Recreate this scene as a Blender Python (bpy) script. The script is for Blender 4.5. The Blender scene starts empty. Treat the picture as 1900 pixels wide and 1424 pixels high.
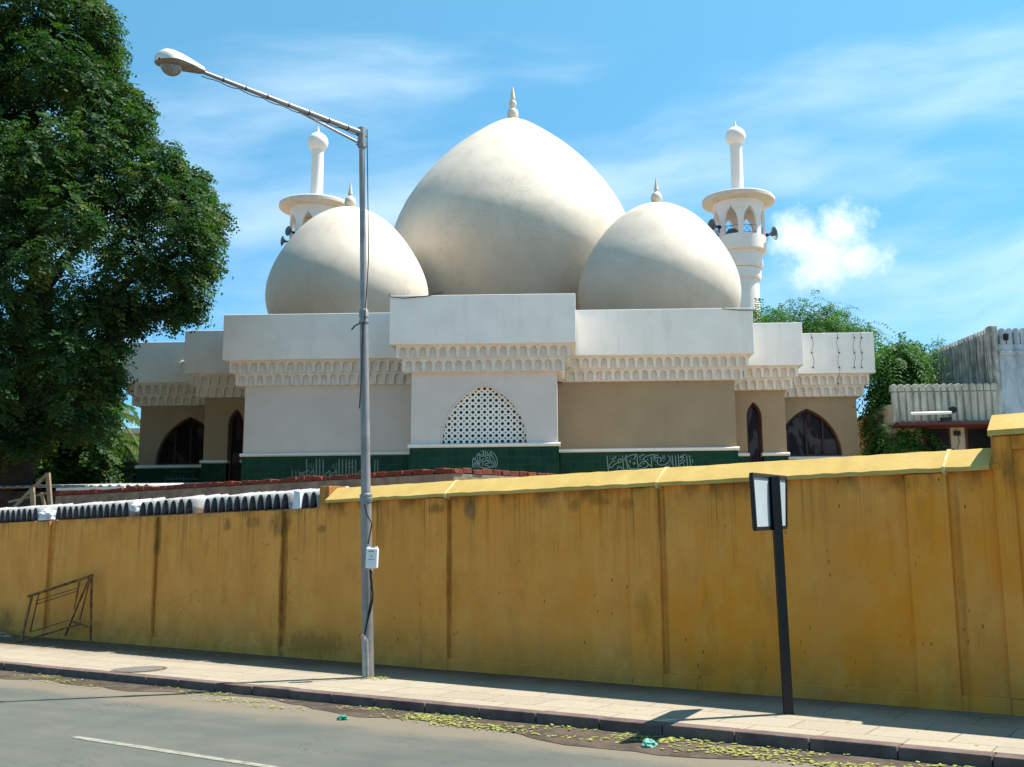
import bpy, bmesh, math, random
import numpy as np
from mathutils import Vector, Matrix, Euler
from mathutils.geometry import tessellate_polygon
R = math.radians
random.seed(7)

# ---------------------------------------------------------------- camera, sky, sun, exposure
scn = bpy.context.scene
EYE = Vector((0, 0, 1.6))
cam_d = bpy.data.cameras.new("Camera")
cam = bpy.data.objects.new("Camera", cam_d)
scn.collection.objects.link(cam)
CM = Matrix.Rotation(math.pi / 2 + R(8.9), 4, 'X') @ Matrix.Rotation(-.0135, 4, 'Z')
cam.matrix_world = Matrix.Translation(EYE) @ CM
cam_d.sensor_width = 36; cam_d.lens = 36; cam_d.sensor_fit = 'HORIZONTAL'
cam_d.shift_x = -100 / 1900
cam_d.clip_start = .05; cam_d.clip_end = 3000
scn.camera = cam
scn.view_settings.view_transform = 'Standard'
scn.view_settings.look = 'None'
scn.view_settings.exposure = 1.1
scn.view_settings.gamma = 1

def ray(px, py):
    return CM.to_3x3() @ Vector(((px - 1050) / 1900, -(py - 712) / 1900, -1))
def at(px, py, Y):
    d = ray(px, py); return EYE + d * (Y / d.y)
def atz(px, py, z):
    d = ray(px, py); return EYE + d * ((z - EYE.z) / d.z)

SUN = Vector((.478, .112, .871)).normalized()
sun_el = math.asin(SUN.z); sun_az = math.atan2(SUN.x, SUN.y)
sd = bpy.data.lights.new("Sun", 'SUN'); sd.energy = 4.8; sd.angle = R(.5); sd.color = (1, .955, .87)
so = bpy.data.objects.new("Sun", sd); scn.collection.objects.link(so)
so.rotation_euler = (-SUN).to_track_quat('-Z', 'Y').to_euler()
so.location = (20, 5, 40)

world = bpy.data.worlds.new("World"); scn.world = world; world.use_nodes = True

# ---------------------------------------------------------------- node helper
class NT:
    def __init__(s, tree): s.t = tree; s.n = tree.nodes; s.l = tree.links
    def node(s, kind, **kw):
        n = s.n.new(kind)
        for k, v in kw.items(): setattr(n, k, v)
        return n
    def put(s, sock, v):
        if v is None: return
        if isinstance(v, bpy.types.NodeSocket): s.l.new(v, sock)
        else:
            if isinstance(v, (tuple, list)) and sock.type == 'RGBA' and len(v) == 3: v = (*v, 1)
            sock.default_value = v
    def m(s, op, a, b=None, c=None, clamp=False):
        n = s.node('ShaderNodeMath', operation=op, use_clamp=clamp)
        s.put(n.inputs[0], a); s.put(n.inputs[1], b); s.put(n.inputs[2], c)
        return n.outputs[0]
    def vm(s, op, a, b=None, scale=None):
        n = s.node('ShaderNodeVectorMath', operation=op)
        s.put(n.inputs[0], a); s.put(n.inputs[1], b)
        if scale is not None: s.put(n.inputs['Scale'], scale)
        return n.outputs['Value'] if op in ('DOT_PRODUCT', 'LENGTH', 'DISTANCE') else n.outputs['Vector']
    def comb(s, x, y, z):
        n = s.node('ShaderNodeCombineXYZ'); s.put(n.inputs[0], x); s.put(n.inputs[1], y); s.put(n.inputs[2], z); return n.outputs[0]
    def sep(s, v):
        n = s.node('ShaderNodeSeparateXYZ'); s.put(n.inputs[0], v); return n.outputs
    def noise(s, v, scale=1, detail=4, rough=.55, dist=0):
        n = s.node('ShaderNodeTexNoise'); s.put(n.inputs['Vector'], v)
        n.inputs['Scale'].default_value = scale; n.inputs['Detail'].default_value = detail
        n.inputs['Roughness'].default_value = rough; n.inputs['Distortion'].default_value = dist
        return n.outputs['Fac']
    def rng(s, v, a, b, c=0., d=1., smooth=False):
        n = s.node('ShaderNodeMapRange'); n.interpolation_type = 'SMOOTHSTEP' if smooth else 'LINEAR'
        s.put(n.inputs[0], v)
        for i, x in enumerate((a, b, c, d)): s.put(n.inputs[i + 1], x)
        return n.outputs[0]
    def mix(s, f, a, b, mode='MIX'):
        n = s.node('ShaderNodeMix', data_type='RGBA', blend_type=mode)
        s.put(n.inputs[0], f); s.put(n.inputs[6], a); s.put(n.inputs[7], b); return n.outputs[2]
    def obj(s):
        return s.node('ShaderNodeTexCoord').outputs['Object']
    def stretch(s, v, sx, sy, sz):
        return s.vm('MULTIPLY', v, (sx, sy, sz))

# sky
w = NT(world.node_tree); w.n.clear()
sky = w.node('ShaderNodeTexSky', sky_type='NISHITA', sun_disc=False, sun_elevation=sun_el, sun_rotation=sun_az,
             air_density=1.0, dust_density=.15, ozone_density=1.6)
gen = w.node('ShaderNodeTexCoord').outputs['Generated']
fwd = ray(1050, 560).normalized(); rt = Vector((1, 0, 0)); up = rt.cross(fwd).normalized()
dz = w.m('MAXIMUM', w.vm('DOT_PRODUCT', gen, tuple(fwd)), .05)
U = w.m('DIVIDE', w.vm('DOT_PRODUCT', gen, tuple(rt)), dz)
V = w.m('DIVIDE', w.vm('DOT_PRODUCT', gen, tuple(up)), dz)
# thin streaks of high cloud
rot = R(7)
U2 = w.m('ADD', w.m('MULTIPLY', U, math.cos(rot)), w.m('MULTIPLY', V, math.sin(rot)))
V2 = w.m('SUBTRACT', w.m('MULTIPLY', V, math.cos(rot)), w.m('MULTIPLY', U, math.sin(rot) * .6))
warp = w.noise(w.comb(U2, V2, 3.1), 3.0, 3)
cn = w.noise(w.comb(w.m('MULTIPLY', U2, 1.5), w.m('ADD', w.m('MULTIPLY', V2, 6.5), w.m('MULTIPLY', warp, .7)), 1.7), 1.6, 6, .55)
fine = w.noise(w.comb(w.m('MULTIPLY', U2, 5), w.m('MULTIPLY', V2, 22), 4.), 1.4, 5, .6)
cn = w.m('ADD', cn, w.m('MULTIPLY', w.m('SUBTRACT', fine, .5), .14))
# bands of cirrus where the photo has them
def band(v0, h, amp): return w.m('MULTIPLY', w.m('EXPONENT', w.m('MULTIPLY', w.m('POWER', w.m('DIVIDE', w.m('SUBTRACT', V2, v0), h), 2), -1)), amp)
bands = w.m('ADD', band(.10, .028, .13), w.m('ADD', band(.21, .035, .10), band(.0, .05, .05)))
cn = w.m('ADD', cn, w.m('SUBTRACT', bands, w.rng(V2, .17, .30, 0, .2)))
cir = w.rng(cn, .39, .86, 0, .50, True)
# one small puffy cloud
d0 = ray(1532, 462).normalized(); r0 = Vector((0, 0, 1)).cross(d0).normalized() * -1; u0 = r0.cross(d0).normalized()
z0 = w.m('MAXIMUM', w.vm('DOT_PRODUCT', gen, tuple(d0)), .05)
cu = w.m('DIVIDE', w.vm('DOT_PRODUCT', gen, tuple(r0)), z0)
cv = w.m('DIVIDE', w.vm('DOT_PRODUCT', gen, tuple(u0)), z0)
cvec = w.comb(cu, cv, 0)
pn = w.noise(cvec, 24, 9, .68)
pn2 = w.noise(w.vm('ADD', cvec, (.31, .07, 0)), 60, 4, .6)
def lobe(a, b, ra, rb):
    return w.m('SUBTRACT', 1, w.vm('LENGTH', w.comb(w.m('DIVIDE', w.m('SUBTRACT', cu, a), ra), w.m('DIVIDE', w.m('SUBTRACT', cv, b), rb), 0)))
lb = lobe(-.004, 0, .046, .036)
for a in ((-.022, .012, .032, .030), (.013, .015, .034, .030), (-.008, -.018, .036, .026), (.026, -.012, .030, .021)):
    lb = w.m('MAXIMUM', lb, lobe(*a))
puff = w.rng(w.m('ADD', lb, w.m('ADD', w.m('MULTIPLY', w.m('SUBTRACT', pn, .5), 2.3), w.m('MULTIPLY', w.m('SUBTRACT', pn2, .5), .35))), -.15, .95, 0, .72, True)
skc = w.mix(1, sky.outputs[0], w.mix(w.rng(w.sep(gen)[2], .10, .55), (.32, .67, .88), (.71, 1.26, 1.13)), 'MULTIPLY')
c1 = w.mix(cir, skc, (5.6, 6.5, 7.0))
sh_ = w.rng(w.m('ADD', w.m('MULTIPLY', cv, -9), w.m('MULTIPLY', pn2, .9)), .3, .95)
c2 = w.mix(puff, c1, w.mix(sh_, (7.3, 7.6, 7.8), (5.0, 5.9, 6.9)))
bg = w.node('ShaderNodeBackground'); w.put(bg.inputs['Color'], c2); bg.inputs['Strength'].default_value = .094
w.l.new(bg.outputs[0], w.node('ShaderNodeOutputWorld').inputs[0])

# ---------------------------------------------------------------- materials
def mat(name, col, rough=.8, col2=None, nscale=2., lo=.35, hi=.7, bump=0., bscale=40., fn=None, stretch=(1, 1, 1), metal=0., spec=.3, det=5):
    m = bpy.data.materials.new(name); m.use_nodes = True
    t = NT(m.node_tree); b = t.n['Principled BSDF']
    o = t.obj(); c = (*col, 1)
    if col2 is not None:
        c = t.mix(t.rng(t.noise(t.stretch(o, *stretch), nscale, det), lo, hi), col, col2)
    if fn: c = fn(t, o, c) or c
    t.put(b.inputs['Base Color'], c)
    b.inputs['Roughness'].default_value = rough; b.inputs['Metallic'].default_value = metal
    b.inputs['Specular IOR Level'].default_value = spec
    if bump:
        bn = t.node('ShaderNodeBump'); bn.inputs['Strength'].default_value = bump; bn.inputs['Distance'].default_value = .02
        t.put(bn.inputs['Height'], t.noise(o, bscale, 4)); t.l.new(bn.outputs[0], b.inputs['Normal'])
    return m

def streaky(amount, dark, sx=9, top=None, thr=(.55, .75)):
    def f(t, o, c):
        s = t.rng(t.noise(t.stretch(o, sx, sx, .35), 1.3, 5, .6), thr[0], thr[1], 0, amount)
        if top: s = t.m('MULTIPLY', s, t.rng(t.sep(o)[2], top[0], top[1], .15, 1))
        return t.mix(s, c, dark)
    return f

def wall_yellow(t, o, c):
    X, Y, Z = t.sep(o)
    # old darker ochre coats, big soft patches
    p = t.rng(t.noise(t.stretch(o, .8, .8, .55), 1.1, 5, .6, .4), .42, .62)
    c = t.mix(t.m('MULTIPLY', p, t.rng(X, -3, 1.5, .12, .85)), c, (.78, .25, .010))
    # grime: vertical rain streaks below the coping
    s1 = t.noise(t.stretch(o, 19, 19, .30), 1, 6, .7)
    s2 = t.noise(t.stretch(o, 60, 60, 1.2), 1, 5, .7)
    st = t.m('MULTIPLY', t.rng(s1, .50, .62), t.rng(s2, .40, .58, .2, 1))
    gate = t.rng(t.noise(t.stretch(o, 1.6, 1, .05), 1, 3), .42, .56, .22, 1)
    st = t.m('MULTIPLY', t.m('MULTIPLY', st, gate), t.rng(t.m('ADD', Z, t.m('MULTIPLY', t.noise(t.stretch(o, 9, 9, .1), 1, 3), 1.1)), 1.75, 2.75, .06, 1))
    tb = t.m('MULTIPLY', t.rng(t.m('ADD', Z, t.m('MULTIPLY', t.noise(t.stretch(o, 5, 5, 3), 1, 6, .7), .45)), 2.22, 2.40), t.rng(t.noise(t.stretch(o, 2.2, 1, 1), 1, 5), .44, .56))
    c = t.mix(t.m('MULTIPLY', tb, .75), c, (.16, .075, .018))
    c = t.mix(t.m('MULTIPLY', st, .95), c, (.075, .042, .012))
    # damp rising from the ground
    g = t.m('MULTIPLY', t.rng(t.m('ADD', Z, t.m('MULTIPLY', t.noise(o, 2.5, 5), -.7)), .35, -.12), t.rng(t.noise(t.stretch(o, 1, 1, 1), 4, 5), .3, .7, .3, 1))
    c = t.mix(t.m('MULTIPLY', g, .45), c, (.27, .12, .03))
    mo = t.rng(t.noise(t.vm('ADD', t.stretch(o, 1, 1, .6), (7, 3, 2)), 3.2, 6, .7), .50, .70, 0, .35)
    c = t.mix(mo, c, (.78, .42, .10))
    mo = t.rng(t.noise(t.vm('ADD', t.stretch(o, 1.5, 1, .5), (1, 8, 5)), 2.1, 6, .7), .55, .72, 0, .45)
    c = t.mix(mo, c, (.36, .14, .02))
    # stains with shapes of their own: (s, z, half width, half height, strength)
    wob = t.m('ADD', t.m('MULTIPLY', t.m('SUBTRACT', t.noise(o, 4, 5, .65), .5), 1.5), t.m('MULTIPLY', t.m('SUBTRACT', t.noise(t.stretch(o, 3, 3, .5), 8, 4, .7), .5), 1.3))
    for (a, b_, ra, rb, k, col) in ((-4.87, 1.25, .075, 1.5, .85, (.20, .085, .01)), (-4.95, 1.95, .28, .22, .6, (.10, .055, .012)), (-7.93, 1.85, .09, .40, .75, (.13, .07, .012)),
                               (-7.95, 1.2, .05, 1.1, .45, (.2, .1, .015)), (-4.2, .32, .75, .22, .65, (.23, .10, .015)), (-1.46, 2.0, .13, .17, .8, (.12, .075, .04)),
                               (-6.2, 1.93, .11, .13, .7, (.08, .05, .01)), (-5.6, 1.98, .22, .1, .5, (.10, .055, .012)), (-4.12, 1.85, .12, .06, .6, (.12, .06, .012)), (-11.1, 1.2, .07, 1.0, .5, (.18, .09, .015)),
                               (-1.77, 1.3, .035, 1.3, .6, (.22, .10, .012)), (1.26, 1.2, .03, 1.4, .5, (.2, .09, .012)), (-2.0, 2.06, .16, .09, .7, (.1, .05, .012)), (.8, 2.02, .15, .08, .5, (.2, .08, .01)),
                               (.1, 2.04, .12, .09, .6, (.24, .10, .01)), (.45, 2.06, .16, .06, .6, (.24, .10, .01)), (-12.6, .3, .35, .35, .6, (.12, .055, .02)), (4.27, 1.2, .04, 1.4, .4, (.2, .09, .012))):
        d = t.vm('LENGTH', t.comb(t.m('DIVIDE', t.m('SUBTRACT', X, a), ra), t.m('DIVIDE', t.m('SUBTRACT', Z, b_), rb), 0))
        c = t.mix(t.m('MULTIPLY', t.rng(t.m('ADD', d, wob), 1.05, .35, 0, k, True), t.rng(s2, .35, .6, .55, 1)), c, col)
    # chips in the paint
    v = t.node('ShaderNodeTexVoronoi'); t.put(v.inputs['Vector'], t.stretch(o, 1, 0, .45)); v.inputs['Scale'].default_value = 12
    ch = t.m('MULTIPLY', t.rng(v.outputs['Distance'], .13, .07), t.rng(t.noise(o, 1.1, 2), .50, .56))
    return t.mix(t.m('MULTIPLY', ch, .8), c, (.06, .035, .012))

M = {}
M['yellow'] = mat('ochre_paint', (.69, .268, .046), .85, (.80, .33, .064), 1.7, fn=wall_yellow, bump=.35, bscale=28)
def cop(t, o, c):
    st = t.rng(t.noise(t.stretch(o, 1, 2, 2), 5, 6, .7), .60, .72, 0, .45)
    c = t.mix(st, c, (.38, .23, .045))
    s = t.rng(t.noise(o, 14, 5, .7), .66, .74, 0, .5)
    return t.mix(s, c, (.16, .10, .03))
M['coping'] = mat('yellow_coping_paint', (.50, .325, .085), .85, (.58, .395, .125), 3, fn=cop, bump=.12, bscale=22)
M['joint'] = mat('worn_mortar_joint', (.78, .62, .33), .9, (.6, .42, .16), 9, bump=.5)
M['white'] = mat('white_wall_paint', (.88, .83, .77), .75, (.80, .755, .70), 1.6, fn=streaky(.22, (.42, .42, .38), 3), bump=.12, bscale=30)
M['frieze'] = mat('frieze_paint', (.76, .70, .625), .8, (.66, .60, .53), 5, bump=.15)
M['offwhite'] = mat('warm_white_paint', (.70, .61, .55), .8, (.64, .555, .50), 1.3, fn=streaky(.2, (.36, .33, .30), 3, thr=(.58, .8)), bump=.12, bscale=30)
M['tan'] = mat('tan_wall_paint', (.33, .235, .14), .8, (.37, .27, .165), 1.2, fn=streaky(.15, (.2, .155, .11), 3), bump=.12, bscale=30)
def domec(t, o, c):
    s = t.rng(t.noise(t.stretch(o, 1, 1, .8), .55, 6, .65, .5), .45, .66, 0, .55)
    c = t.mix(s, c, (.53, .45, .355))
    sk = t.rng(t.noise(t.stretch(o, 2.6, 2.6, .22), 1, 6, .65), .55, .72, 0, .28)
    c = t.mix(sk, c, (.40, .35, .29))
    X, Y, Z = t.sep(o)
    cr = t.noise(t.stretch(o, 1, 1, 2.2), 1.6, 6, .7, 1.0)
    k = t.m('MULTIPLY', t.rng(t.m('ABSOLUTE', t.m('SUBTRACT', cr, .5)), .006, .002), t.rng(t.noise(o, .8, 2), .52, .6))
    return t.mix(t.m('MULTIPLY', k, .7), c, (.2, .165, .12))
M['dome'] = mat('cream_dome_plaster', (.67, .58, .47), .65, (.61, .525, .425), 1.4, fn=domec, bump=.4, bscale=2.6)
M['minaret'] = mat('minaret_white', (.84, .75, .70), .75, (.77, .69, .64), 1.2, bump=.1, bscale=10)
M['terrace'] = mat('old_terrace_surface', (.085, .062, .042), .95, (.12, .088, .06), 2)
M['roofslab'] = mat('minaret_roof_slab', (.68, .60, .52), .85, (.56, .49, .42), 2)
def tile(t, o, c):
    b = t.node('ShaderNodeTexBrick'); b.offset = 0
    t.put(b.inputs['Vector'], t.comb(t.sep(o)[0], t.sep(o)[2], 0))
    b.inputs['Color1'].default_value = (.006, .036, .018, 1); b.inputs['Color2'].default_value = (.010, .050, .026, 1)
    b.inputs['Mortar'].default_value = (.025, .06, .042, 1); b.inputs['Scale'].default_value = 1
    b.inputs['Mortar Size'].default_value = .006; b.inputs['Brick Width'].default_value = .2; b.inputs['Row Height'].default_value = .2
    return b.outputs['Color']
M['tile'] = mat('green_glazed_tile', (.01, .06, .03), .35, fn=tile, spec=.12)
M['script'] = mat('silver_green_lettering', (.23, .32, .27), .6)
M['script_dim'] = mat('dim_lettering', (.15, .20, .165), .6)
M['frame'] = mat('dark_red_timber', (.055, .018, .014), .5, (.035, .012, .01), 8)
def glassf(t, o, c):
    a = t.noise(t.vm('ADD', t.stretch(o, 1, 1, .6), (3, 1, 6)), 1.3, 3, .5, 1.2)
    c = t.mix(t.rng(a, .54, .60, 0, .8), c, (.085, .07, .072))  # paler patches paint curtain reflections into the pane colour
    return t.mix(t.rng(t.noise(t.stretch(o, 3, 1, .3), 2.1, 3), .58, .62, 0, .5), c, (.10, .035, .035))
M['glass'] = mat('dark_window_glass', (.017, .011, .013), .10, (.030, .020, .022), 1.1, lo=.5, hi=.75, spec=.10, fn=glassf)
M['dark'] = mat('dark_interior', (.01, .01, .01), .9)
M['shadowwall'] = mat('shed_interior_shade', (.025, .022, .02), .8, (.05, .045, .04), 3)  # near-black colour paints the shade of the shed interior
M['black'] = mat('black_painted_steel', (.012, .012, .013), .45, (.03, .022, .018), 20, lo=.6, hi=.75)
M['galv'] = mat('galvanised_steel', (.29, .265, .26), .5, (.19, .175, .17), 6, metal=.25, fn=streaky(.5, (.18, .17, .16), 12), spec=.5)
M['lampshell'] = mat('lamp_shell_paint', (.62, .62, .58), .45, (.5, .5, .46), 8)
M['lampunder'] = mat('lamp_underside', (.22, .17, .13), .6, (.12, .09, .07), 12)
g = mat('lamp_glass', (.75, .8, .8), .05, spec=.5); g.node_tree.nodes['Principled BSDF'].inputs['Transmission Weight'].default_value = .85; M['lampglass'] = g
M['cable'] = mat('black_cable', (.02, .02, .02), .6)
M['conduit'] = mat('grey_conduit', (.35, .36, .36), .6, (.25, .25, .25), 14)
M['boxwhite'] = mat('white_plastic', (.72, .73, .72), .5)
M['ink'] = mat('dark_print', (.05, .06, .07), .7)
M['signface'] = mat('sign_back_sheet', (.42, .48, .50), .55, (.36, .42, .44), 4)
M['rust'] = mat('rusty_yellow_rail', (.27, .13, .04), .8, (.11, .032, .012), 9, lo=.4, hi=.6)
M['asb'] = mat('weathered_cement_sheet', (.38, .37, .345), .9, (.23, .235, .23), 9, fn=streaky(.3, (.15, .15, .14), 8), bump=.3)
M['asbdark'] = mat('shaded_sheet_underside', (.045, .045, .055), .95, (.10, .10, .115), 7, bump=.3)  # darker copy of the sheet colour, paints shade into the wave hollows
M['bagwhite'] = mat('white_plastic_bag', (.66, .68, .7), .5, (.5, .52, .55), 10)
M['bagteal'] = mat('teal_plastic_bag', (.22, .50, .40), .4, (.12, .34, .27), 14)
def brickf(t, o, c):
    b = t.node('ShaderNodeTexBrick'); b.offset = .5
    t.put(b.inputs['Vector'], t.comb(t.sep(o)[0], t.sep(o)[2], 0))
    b.inputs['Color1'].default_value = (.33, .075, .035, 1); b.inputs['Color2'].default_value = (.20, .05, .028, 1)
    b.inputs['Mortar'].default_value = (.16, .13, .10, 1); b.inputs['Scale'].default_value = 1
    b.inputs['Mortar Size'].default_value = .01; b.inputs['Brick Width'].default_value = .23; b.inputs['Row Height'].default_value = .5
    return b.outputs['Color']
M['brick'] = mat('red_brick_course', (.19, .04, .022), .9, bump=.9, bscale=18, col2=(.07, .028, .02), nscale=5)
M['render'] = mat('grey_cement_render', (.15, .125, .10), .95, (.27, .23, .17), 5, bump=.6, bscale=15)
M['timber'] = mat('weathered_timber', (.30, .22, .13), .85, (.18, .12, .07), 8)
M['bark'] = mat('dark_bark', (.055, .042, .032), .95, (.03, .024, .018), 6, bump=.6, bscale=10)
M['palmbark'] = mat('palm_bark', (.16, .13, .09), .95, (.1, .08, .06), 9)
def grimy(amount, sc=6):
    def f(t, o, c):
        s = t.rng(t.noise(t.stretch(o, sc, sc, .8), 1, 6, .7), .42, .66, 0, amount)
        c = t.mix(s, c, (.04, .045, .04))
        return c
    return f
M['cream'] = mat('stained_cream_wall', (.56, .54, .44), .9, (.46, .45, .37), 3, fn=grimy(.55))
M['bluewall'] = mat('pale_blue_limewash', (.46, .54, .60), .9, (.40, .47, .53), 3, fn=grimy(.55, 3))
M['greyrib'] = mat('blackened_ribbed_wall', (.56, .56, .51), .95, (.28, .29, .26), 3, fn=grimy(.88, 8))
M['blackened'] = mat('near_black_render', (.05, .052, .048), .95, (.10, .10, .09), 3)  # near-black wall colour showing between the pale ribs
M['maroon'] = mat('maroon_paint', (.12, .035, .03), .7)
M['pinkwall'] = mat('cream_plaster', (.52, .46, .33), .9, (.45, .39, .28), 3)
M['orange'] = mat('orange_brick_house', (.42, .17, .08), .9, (.36, .14, .07), 4)
M['palehouse'] = mat('pale_house_wall', (.45, .42, .36), .9, (.35, .32, .28), 4)
def roadf(t, o, c):
    X, Y, Z = t.sep(o)
    c = t.mix(t.rng(t.noise(o, 160, 3, .8), .35, .7, 0, .5), c, (.15, .15, .13))
    c = t.mix(t.rng(t.noise(t.stretch(o, .35, 2.2, 1), 2.0, 5), .45, .7, 0, .35), c, (.165, .145, .11))
    ck = t.m('ABSOLUTE', t.m('SUBTRACT', t.noise(t.stretch(o, .5, 1, 1), 1.3, 7, .7, .6), .5))
    c = t.mix(t.m('MULTIPLY', t.rng(ck, .006, .001), t.rng(t.noise(o, .5, 2), .46, .55, 0, .7)), c, (.03, .03, .028))
    c = t.mix(t.rng(t.noise(t.vm('ADD', o, (4, 1, 0)), .8, 6, .6), .52, .64, 0, .5), c, (.075, .082, .075))
    wob = t.m('ADD', Y, t.m('MULTIPLY', t.m('SUBTRACT', t.noise(t.stretch(o, .6, 1, 1), 1.6, 5), .5), .9))
    sand = t.rng(wob, -1.15, -.7, 0, .7, True)
    return t.mix(sand, c, (.20, .16, .11))
M['road'] = mat('worn_asphalt', (.074, .081, .070), .95, (.10, .105, .088), 1.1, fn=roadf, bump=.5, bscale=160)
def mudf(t, o, c):
    s = t.rng(t.noise(o, 5, 6, .7), .45, .6)
    return t.mix(s, c, (.085, .06, .04))
M['mud'] = mat('gutter_mud', (.045, .031, .022), .75, (.12, .09, .06), 2.2, lo=.5, hi=.75, fn=mudf, bump=.6, bscale=25)
def pavef(t, o, c):
    b = t.node('ShaderNodeTexBrick'); b.offset = .45; b.squash = 1
    wv = t.vm('ADD', o, t.vm('SCALE', t.comb(t.noise(o, 1.5, 2), t.noise(t.vm('ADD', o, (5, 3, 0)), 1.5, 2), 0), scale=.06))
    t.put(b.inputs['Vector'], wv)
    b.inputs['Color1'].default_value = (.31, .27, .20, 1); b.inputs['Color2'].default_value = (.26, .225, .17, 1)
    b.inputs['Mortar'].default_value = (.15, .125, .095, 1); b.inputs['Scale'].default_value = 1
    b.inputs['Mortar Size'].default_value = .009; b.inputs['Mortar Smooth'].default_value = .4
    b.inputs['Brick Width'].default_value = .62; b.inputs['Row Height'].default_value = .41; b.inputs['Bias'].default_value = -.1
    c = b.outputs['Color']
    c = t.mix(t.rng(t.noise(o, 2.2, 6, .7), .42, .7, 0, .5), c, (.34, .25, .17))
    c = t.mix(t.rng(t.noise(t.vm('ADD', o, (3, 9, 1)), 7, 6, .75), .52, .72, 0, .55), c, (.20, .18, .15))
    Y = t.sep(o)[1]
    dirt = t.m('MULTIPLY', t.rng(t.m('ADD', Y, t.m('MULTIPLY', t.noise(o, 2, 5), .7)), 1.5, 2.3), .85)
    return t.mix(dirt, c, (.095, .05, .024))
M['pave'] = mat('granite_paving', (.45, .42, .37), .9, fn=pavef, bump=.45, bscale=30)
M['kerb'] = mat('kerb_stone', (.15, .105, .09), .9, (.085, .052, .048), 5, bump=.5, bscale=25)
M['paint'] = mat('worn_road_paint', (.25, .24, .19), .9, (.11, .11, .09), 14, lo=.45, hi=.7)
M['ground'] = mat('bare_earth', (.30, .24, .165), .95, (.24, .19, .13), .5)
M['manhole'] = mat('cast_iron_cover', (.11, .10, .09), .8, (.17, .15, .125), 14, bump=.5)
M['horn'] = mat('grey_horn', (.10, .115, .13), .5)
M['rail'] = mat('blue_grey_rail', (.10, .16, .20), .6)
M['lit_tube'] = mat('white_tube_cover', (.78, .80, .80), .4)

def foliage(name, c1, c2, c3, tr=.35, nsc=.9):
    m = bpy.data.materials.new(name); m.use_nodes = True
    t = NT(m.node_tree); t.n.clear()
    o = t.obj()
    c = t.mix(t.rng(t.noise(o, nsc, 3), .38, .62), c1, c2)
    c = t.mix(t.rng(t.noise(t.vm('ADD', o, (9, 4, 2)), nsc * 1.8, 4), .56, .68, 0, .8), c, c3)
    d = t.node('ShaderNodeBsdfPrincipled'); t.put(d.inputs['Base Color'], c); d.inputs['Roughness'].default_value = .6; d.inputs['Specular IOR Level'].default_value = .16
    tl = t.node('ShaderNodeBsdfTranslucent'); t.put(tl.inputs['Color'], t.mix(1, c, (1.25, 1.5, .5), 'MULTIPLY'))
    mx = t.node('ShaderNodeMixShader'); mx.inputs[0].default_value = tr
    t.l.new(d.outputs[0], mx.inputs[1]); t.l.new(tl.outputs[0], mx.inputs[2])
    t.l.new(mx.outputs[0], t.node('ShaderNodeOutputMaterial').inputs[0])
    return m
M['leafdark'] = foliage('dark_feathery_leaves', (.020, .058, .022), (.040, .088, .024), (.12, .13, .025), .33)
M['leafbright'] = foliage('bright_drooping_leaves', (.026, .088, .018), (.055, .14, .024), (.10, .165, .03), .36)
M['leafshrub'] = foliage('shrub_leaves', (.045, .12, .018), (.09, .18, .03), (.13, .17, .03), .4)
M['leafpalm'] = foliage('palm_leaves', (.05, .12, .035), (.10, .15, .04), (.22, .20, .07), .3)
M['litter'] = foliage('fallen_yellow_leaves', (.36, .36, .09), (.24, .28, .06), (.20, .13, .055), .1, 26)

# ---------------------------------------------------------------- objects
ROOT = {}
def link(o): scn.collection.objects.link(o)
def tag(o, label=None, cat=None, group=None, kind=None):
    if label: o['label'] = label
    if cat: o['category'] = cat
    if group: o['group'] = group
    if kind: o['kind'] = kind
    return o
def thing(name, label, cat, loc=(0, 0, 0), rz=0., group=None):
    o = bpy.data.objects.new(name, None); o.empty_display_size = .3; link(o)
    o.location = loc; o.rotation_euler = (0, 0, rz)
    ROOT[o.name] = (Matrix.Translation(Vector(loc)) @ Matrix.Rotation(rz, 4, 'Z')).inverted()
    return tag(o, label, cat, group)

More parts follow.
